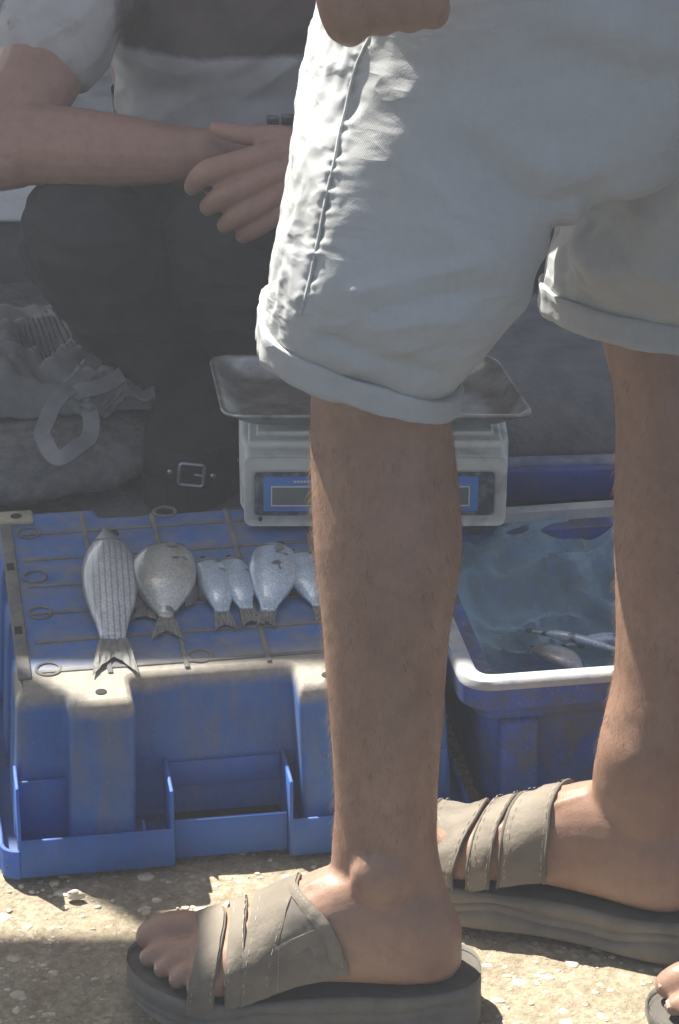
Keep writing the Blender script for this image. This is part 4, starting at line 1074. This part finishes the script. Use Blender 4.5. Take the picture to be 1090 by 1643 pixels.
finger([(478, 232, 2.890), (445, 220, 2.890), (405, 218, 2.893), (372, 213, 2.900), (348, 206, 2.906)], [0.0141, 0.0132, 0.0111, 0.0105, 0.0083])
# feet and shins
FS = FootFrame((-.172, 3.160, .030), -92, 1)
FL2 = FootFrame((.035, 3.16, .030), -95, -1)
for F in (FS, FL2):
    b.tube([F((.048, 0, .07)), F((.050, 0, .12)), F((.055, 0, .20))], [.034, .036, .043], 14)
body = b.build('body', M['skin2'], seller)
remesh(body, .0026, 2, .5)
displace(body, lambda p, n: .0009*N3(p, 40))
# trousers: two bent legs and the seat
M['trouser'] = pbr('black_trouser', (.026, .028, .032), (.040, .042, .046), 9, .95, .5, 420, spec=.15, c3=(.055, .055, .058), s3=7)
tr = MB()
def leg_t(hip, knee, ank, rh, rk, ra):
    hip, knee, ank = Vector(hip), Vector(knee), Vector(ank)
    th_ = cr([hip, hip.lerp(knee, .5) + Vector((0, 0, .02)), knee], 6); tr.tube(th_, [rh + (rk - rh)*i/12 for i in range(13)], 22)
    s_ = cr([knee, knee.lerp(ank, .35) + Vector((0, .035, 0)), knee.lerp(ank, .75) + Vector((0, .02, 0)), ank], 6); tr.tube(s_, [rk*.98, rk*1.02, rk*1.04, rk*1.05, rk*1.04, rk*1.0, rk*.97, rk*.93, rk*.9, rk*.86, rk*.82, rk*.78, rk*.74, rk*.71, rk*.69, ra*1.05, ra*1.03, ra, ra], 22)
leg_t((-.19, 3.34, .15), PY(148, 376, 2.975), PY(308, 722, 3.085), .100, .076, .054)
leg_t((-.05, 3.34, .15), PY(395, 365, 2.975), PY(450, 668, 3.10), .105, .090, .058)
tr.ell((-.12, 3.30, .17), .175, .14, .13, 20); tr.ell(PY(250, 430, 3.07), .11, .08, .11, 18)
tr.ell(PY(84, 398, 3.03), .040, .06, .040, 14)
tro = tr.build('trousers', M['trouser'], seller); remesh(tro, .0045, 10, .5)
displace(tro, lambda p, n:   .006*noise.noise(Vector((p.x*13, p.y*13, p.z*17))) + .008*(.5 - abs(noise.noise(Vector((p.x*22 + p.z*14, p.y*20, p.z*26))))*2))
# dirty white tee with a big dark print, rolled up at the waist
def tee_mat():
    m, t, p = mat_new('dirty_white_tee'); xyz = objxyz(t); n = nz(t, 14, 5, .6, dist=.5)
    c = mix(t, ramp(t, nz(t, 9, 6, .65), [(.36, 0), (.7, 1)]), (.52, .52, .52), (.36, .345, .325))
    wob = mth(t, 'MULTIPLY', mth(t, 'SUBTRACT', n, .5), .028)
    zt = ramp(t, mth(t, 'ADD', xyz[2], wob), [(.4515, 0), (.4545, 1)])
    xl = ramp(t, mth(t, 'ADD', xyz[0], wob), [(-.100 + .5, 0), (-.094 + .5, 1)])
    xs_ = mth(t, 'ADD', mth(t, 'ADD', xyz[0], wob), .5); xl = ramp(t, xs_, [(.405, 0), (.412, 1)])
    k = mth(t, 'MULTIPLY', zt, xl)
    dk = mix(t, ramp(t, nz(t, 11, 4, .6), [(.45, 0), (.62, 1)]), (.055, .045, .047), (.105, .075, .070))
    c = mix(t, mth(t, 'MULTIPLY', k, .93), c, dk)
    br = mth(t, 'MULTIPLY', ramp(t, nz(t, 17, 6, .7, dist=.8), [(.52, 0), (.66, 1)]), ramp(t, xs_, [(.30, 1), (.42, 0)]))
    c = mix(t, mth(t, 'MULTIPLY', br, .75), c, (.20, .15, .115))
    t.links.new(c, p.inputs['Base Color']); p.inputs['Roughness'].default_value = .92; p.inputs['Specular IOR Level'].default_value = .12
    bump(t, p, nz(t, 420, 3), .3, .0006); return m
M['tee'] = tee_mat()
te = MB()
te.loft([ering((-.105, 3.215, .352), .150, .116), ering((-.105, 3.215, .372), .154, .122), ering((-.105, 3.225, .405), .155, .115), ering((-.105, 3.225, .44), .163, .124), ering((-.11, 3.225, .50), .172, .124), ering((-.113, 3.215, .58), .172, .118), ering((-.115, 3.21, .645), .150, .095), ering((-.115, 3.20, .69), .075, .065)])
for S, ends in ((Rsh, (PY(128, -22, 3.13), PY(86, 62, 3.088))), (Lsh, (Vector((.098, 3.115, .54)), Vector((.10, 3.07, .48))))):
    P = cr([S + (Vector((-.115, 3.21, .64)) - S)*.35, S, ends[0], ends[1]], 6); te.tube(P, [.062]*5 + [.064]*8 + [.0655]*6, 20)
teo = te.build('t_shirt', M['tee'], seller); remesh(teo, .0034, 8, .5)
displace(teo, lambda p, n: .005*noise.noise(Vector((p.x*16 + p.z*10, p.y*14, p.z*12))) + .004*(.5 - abs(noise.noise(Vector((p.x*20 - p.z*22, p.y*22, p.z*16 + 4))))*2))
# rolled hem: two hanging folds of the tee below the print
bt = MB(); bt.loft([ering((-.105, 3.26, .345), .158, .118), ering((-.105, 3.255, .375), .160, .120)], cap0=False, cap1=False)
M['belt'] = pbr('belt', (.03, .03, .032), (.05, .05, .05), 20, .5, .2); bt.build('belt', M['belt'], seller)
for px, py in ((438, 194), (462, 192)):
    q = MB(); c = PY(px, py, 3.085); q.box(c.x-.007, c.x+.007, c.y-.003, c.y+.003, c.z-.006, c.z+.006, bev=.002); q.build('belt_buckle', M['steel'], seller)
hr = MB(); hr.ell((-.115, 3.15, .875), .080, .098, .095, 18); hr.build('hair', M['belt'], seller)
# black sandals with a silver buckle on a wide ankle strap
M['black_leather'] = pbr('black_leather', (.028, .028, .03), (.045, .044, .045), 40, .5, .4, 200)
M['buckle'] = pbr('buckle_metal', (.62, .63, .64), (.52, .53, .54), 60, .28, .2, 200, metal=.8)
def black_sandal(F, buckle):
    so = MB(); n = 40; a = []; bb = []
    for i in range(n):
        s = -.012 + .285*(.5 - .5*math.cos(math.pi*i/(n-1))); yc, wd = interp(SOLE, s); a.append((s, yc-wd)); bb.append((s, yc+wd))
    so.loft([[F((s, y, z)) for s, y in a + bb[::-1]] for z in (-.0295, -.004, .002)])
    sole = so.build('sandal_sole', M['black_leather'], seller)
    up = MB(); rg = []
    for i in range(36):
        s_ = -.004 + .256*i/35; q_ = max(0, min(1, (s_ - .20)/.055)); yc, wd, z0, z1 = interp(FOOT, min(.205, max(.004, s_)))
        wd = (wd + .006)*math.sqrt(max(.04, 1 - q_**2.2)); z1 = z1*(1 - .35*q_) + .006; z1 = min(z1, .075 + .2*max(0, .12 - abs(s_ - .12)))
        rg.append([F((s_, yc + .004*q_ + wd*math.cos(6.2832*k/24), max(-.004, -.004 + (z1 + .004)*(.5 + .5*math.copysign(abs(math.sin(6.2832*k/24))**.7, math.sin(6.2832*k/24)))))) for k in range(24)])
    up.loft(rg); up.build('sandal_upper', M['black_leather'], seller)
    return sole
black_sandal(FS, True); black_sandal(FL2, False)
# ankle strap facing the front, with buckle frame and rivets
c0 = PY(308, 757, 2.894)
sk = MB(); g = []
for i in range(15):
    u = i/14*2-1; row = []
    for j in range(7):
        v = j/6*2-1; row.append(c0 + Vector((u*.046, .030*u*u - .002 + .012*v*(v > 0), -.0235*v + .002*u)))
    g.append(row)
sk.sheet(g, .004); stp = sk.build('ankle_strap', M['black_leather'], seller)
bk = MB(); tl = R(-6)
def bq(x, z): return c0 + Vector((x*math.cos(tl) - z*math.sin(tl), -.008, x*math.sin(tl) + z*math.cos(tl)))
loop_ = []
for x, z in ((-.0135, -.0125), (.0135, -.0125), (.0135, .0125), (-.0135, .0125)): loop_.append(Vector((x, z, 0)))
lp_ = [Vector(p) for p in roundpoly(loop_, .004, 3)]; bk.tube([bq(p.x, p.y) for p in lp_ + lp_[:2]], .0019, 8, cap=False)
bk.tube([bq(.0135, 0), bq(.004, .0005)], .0013, 8); bk.build('buckle', M['buckle'], stp)
for x in (-.0235, .0235):
    q = MB(); q.ell(bq(x, .001), .0032, .0022, .0032, 10); q.build('rivet', M['buckle'], stp)

# ================================================================== sacks and canvas bag
M['sack'] = pbr('woven_sack', (.12, .122, .122), (.25, .25, .24), 60, .95, .8, 260, lo=.3, hi=.7, dist=.003, c3=(.42, .41, .38), s3=10)
M['sack2'] = pbr('dusty_grey_sack', (.13, .135, .145), (.20, .205, .215), 22, .95, .6, 200, dist=.003, c3=(.30, .305, .315), s3=8)
def sack(label, c, rx, ry, rz, yaw, mt, seed, group=None):
    T = frame(c, yaw); mb = MB(); rings = []; n = 72
    for i in range(1, 40):
        a = math.pi*i/40; ct = -math.cos(a); rad = math.sin(a)**.42; r = []
        for k in range(n):
            an = 2*math.pi*k/n; ca, sa = math.cos(an), math.sin(an)
            x = rx*rad*math.copysign(abs(ca)**.55, ca); y = ry*rad*math.copysign(abs(sa)**.6, sa)
            edge = max(abs(x)/rx, abs(y)/ry); z = rz*(1 + math.copysign(abs(ct)**.8, ct)*(1 - .25*edge**4))
            q = Vector((x, y, z)); q += Vector((.15, .15, 1))*(.010*noise.noise(Vector((x*9 + seed, y*9, z*8))) + .005*(.5 - abs(noise.noise(Vector((x*17 + y*12, y*15 + seed, z*15))))*2) + .0022*noise.noise(Vector((x*60, y*60, z*60 + seed)))); q.z = max(q.z, .0005)
            r.append(T(q))
        rings.append(r)
    mb.loft(rings); o = mb.build('sack', mt, angle=180); return tag(o, label, 'sack', group)
sack('speckled grey woven sack lying behind the upturned crate, under the canvas bag', (-.452, 3.02, 0), .250, .155, .036, 6, M['sack'], 1)
sack('dusty dark grey sack filling the violet blue crate behind the scale', (.255, 2.86, .060), .20, .165, .085, 3, M['sack2'], 7)

def canvas():
    m, t, p = mat_new('grey_canvas'); xyz = objxyz(t)
    c = mix(t, ramp(t, nz(t, 12, 6, .65), [(.35, 0), (.68, 1)]), (.16, .165, .168), (.28, .285, .285))
    # printed emblem: rings and bars, worn
    cx = mth(t, 'SUBTRACT', xyz[0], .015); cy = mth(t, 'SUBTRACT', xyz[1], .035)
    d = mth(t, 'SQRT', mth(t, 'ADD', mth(t, 'MULTIPLY', cx, cx), mth(t, 'MULTIPLY', mth(t, 'MULTIPLY', cy, cy), .35)))
    bars = ramp(t, mth(t, 'SINE', mth(t, 'MULTIPLY', mth(t, 'ADD', cx, mth(t, 'MULTIPLY', cy, .5)), 900)), [(.4, 0), (.6, 1)])
    k = mth(t, 'MULTIPLY', mth(t, 'MULTIPLY', ramp(t, d, [(.040, 1), (.044, 0)]), bars), ramp(t, nz(t, 60, 4, .6), [(.4, 0), (.5, 1)]))
    c = mix(t, mth(t, 'MULTIPLY', k, .8), c, (.03, .03, .035))
    t.links.new(c, p.inputs['Base Color']); p.inputs['Roughness'].default_value = .95; bump(t, p, nz(t, 500, 3), .4, .0008); return m
M['canvas_bag'] = canvas()
bo = Vector((-.345, 3.10, .075)); bag = thing('canvas_bag', 'crumpled grey canvas bag with a worn dark print and looped strap on the woven sack', 'bag', bo)
g = []
for i in range(71):
    v = i/70; row = []
    for j in range(101):
        u = j/100
        x = -.66 + .46*u + .02*noise.noise(Vector((u*4, v*4, 9))); y = 2.985 + .27*v + .05*(u-.6)*(1-v) + .020*noise.noise(Vector((u*5, v*3, 4)))
        e = sstep(0, .10, u)*sstep(0, .08, 1-u)*sstep(0, .08, v)*sstep(0, .2, 1-v)
        z = .074 + e*(.030 + .022*noise.noise(Vector((x*9 + y*5, y*9, 2))) + .034*(.55 - abs(noise.noise(Vector((x*10 - y*9, y*12 + x*4, 11))))*1.8) + .016*(.5 - abs(noise.noise(Vector((x*26 + y*12, y*22, 3))))*2)) + .004*noise.noise(Vector((x*45, y*45, 1)))
        row.append((x, y, max(z, .0715)))
    g.append(row)
mb = MB(); mb.sheet(g, .004); mb.build('bag_body', M['canvas_bag'], bag, angle=180)
M['strap_web'] = pbr('bag_strap', (.20, .205, .208), (.28, .285, .28), 30, .95, .5, 400)
sp = [(166, 556, .135), (146, 588, .128), (108, 628, .118), (80, 662, .100), (68, 698, .088), (82, 726, .084), (108, 732, .084), (136, 710, .086), (147, 682, .090), (138, 656, .098), (118, 640, .108), (150, 622, .118), (196, 604, .120)]
P = cr([PZ(*q) for q in sp], 8); g = []
for i, q in enumerate(P):
    t_ = (P[min(i+1, len(P)-1)] - P[max(i-1, 0)]).normalized(); sd = t_.cross(Vector((.10, -.75, .65))).normalized()
    g.append([q + sd*(.0090*(k/4*2-1)) + Vector((0, 0, .003*math.sin(i*.4))) for k in range(5)])
mb = MB(); mb.sheet(g, .003); mb.build('bag_strap', M['strap_web'], bag, angle=60)
g = []                                                             # flap folded over at the bag's end
for i in range(25):
    v = i/24; row = []
    for j in range(37):
        u = j/36; q = PZ(124 + 122*u, 590 + 66*v - 10*u + 10*math.sin(u*6), .125 - .03*v)
        q += Vector((0, -.6, .8))*(.012*noise.noise(Vector((u*4, v*3, 5))) + .014*(.5 - abs(noise.noise(Vector((u*5 + v*3, v*4, 2))))*2)); row.append(q)
    g.append(row)
mb = MB(); mb.sheet(g, .004); mb.build('bag_flap', M['canvas_bag'], bag, angle=180)

# ================================================================== a third person's foot at the edge of the picture
walker = thing('person', 'person at the picture edge of whom only bare toes in a grey slide sandal show', 'person', (.45, 1.96, 0))
tip = PZ(1040, 1612, .030); FW = FootFrame((tip.x + .268, tip.y - .004, .028), -4, 1)
b = MB(); add_foot(b, FW)
b.tube(cr([FW((.045, 0, .06)), FW((.045, 0, .13)), FW((.04, 0, .25)), FW((.05, 0, .36)), FW((.06, 0, .48))], 5), [.036, .035, .034, .033, .034, .036, .040, .044, .047, .050, .052, .053, .053, .052, .052, .052, .053, .054, .055, .056, .056], 18)
FW2 = FootFrame((tip.x + .34, tip.y + .19, .028), -4, -1); add_foot(b, FW2)
b.tube(cr([FW2((.045, 0, .06)), FW2((.045, 0, .13)), FW2((.04, 0, .25)), FW2((.05, 0, .36)), FW2((.06, 0, .48))], 5), [.036, .035, .034, .033, .034, .036, .040, .044, .047, .050, .052, .053, .053, .052, .052, .052, .053, .054, .055, .056, .056], 18)
hx = (FW((.05, 0, 0)).x + FW2((.05, 0, 0)).x)/2; hy = (FW((0, 0, 0)).y + FW2((0, 0, 0)).y)/2
for F in (FW, FW2): b.tube([F((.06, 0, .46)), Vector((hx, hy + (F((0,0,0)).y - hy)*.8, .86))], [.056, .078], 16)
b.loft([ering((hx, hy, .76), .10, .15), ering((hx, hy, .90), .11, .155), ering((hx, hy, 1.1), .10, .15), ering((hx, hy, 1.28), .10, .17), ering((hx, hy, 1.38), .06, .08), ering((hx, hy, 1.46), .05, .05)]); b.ell((hx - .02, hy, 1.56), .095, .075, .115, 18)
for sy in (-1, 1): b.tube(cr([Vector((hx, hy + sy*.17, 1.32)), Vector((hx + .02, hy + sy*.21, 1.1)), Vector((hx - .02, hy + sy*.215, .82))], 5), [.048 - .022*i/10 for i in range(11)], 12)
wb = b.build('body', M['skin'], walker); remesh(wb, .0035, 4, .5); add_nails(FW, walker)
M['strap_grey'] = pbr('grey_strap', (.30, .29, .26), (.38, .365, .33), 20, .8, .5, 260)
_s = M['strap']; M['strap'] = M['strap_grey']
for F in (FW, FW2): sandal(walker, F, .027, [('main', [(-.3, .19), (0, .19), (.5, .185), (1, .195), (1.3, .195)], [(-.3, .12), (0, .12), (.5, .125), (1, .12), (1.3, .12)], .0035, -.24, 1.24)])
M['strap'] = _s
M['jeans'] = pbr('dark_jeans', (.05, .06, .09), (.08, .09, .13), 30, .9, .4, 400)
jm = MB()
for F in (FW, FW2): jm.loft([ering(F((.052, 0, .30)), .075, .075), ering(F((.056, 0, .45)), .078, .076), ering((hx, hy + (F((0,0,0)).y - hy)*.85, .70), .10, .095), ering((hx, hy + (F((0,0,0)).y - hy)*.6, .90), .118, .105), ering((hx, hy, 1.0), .115, .158)], cap0=False, cap1=False)
jm.build('trousers', M['jeans'], walker)
jm = MB(); jm.loft([ering((hx, hy, .95), .125, .17), ering((hx, hy, 1.12), .12, .168), ering((hx, hy, 1.3), .112, .185), ering((hx, hy, 1.4), .062, .07)], cap0=False, cap1=False); jm.build('shirt', M['shirt'], walker)

# ================================================================== thin haze volume added to imitate the veil of window glass
if HAZE:
    m = bpy.data.materials.new('glass_veil'); m.use_nodes = True; t = m.node_tree; t.nodes.remove(t.nodes['Principled BSDF'])
    pv_ = t.nodes.new('ShaderNodeVolumePrincipled'); pv_.inputs['Color'].default_value = (.90, .94, 1.0, 1); pv_.inputs['Density'].default_value = HAZE; pv_.inputs['Anisotropy'].default_value = .3
    t.links.new(pv_.outputs[0], t.nodes['Material Output'].inputs['Volume'])
    hz = MB(); hz.box(-32, 32, -22, 62, -1.1, 3.0); o = hz.build('haze', m, smooth=False); o['kind'] = 'stuff'
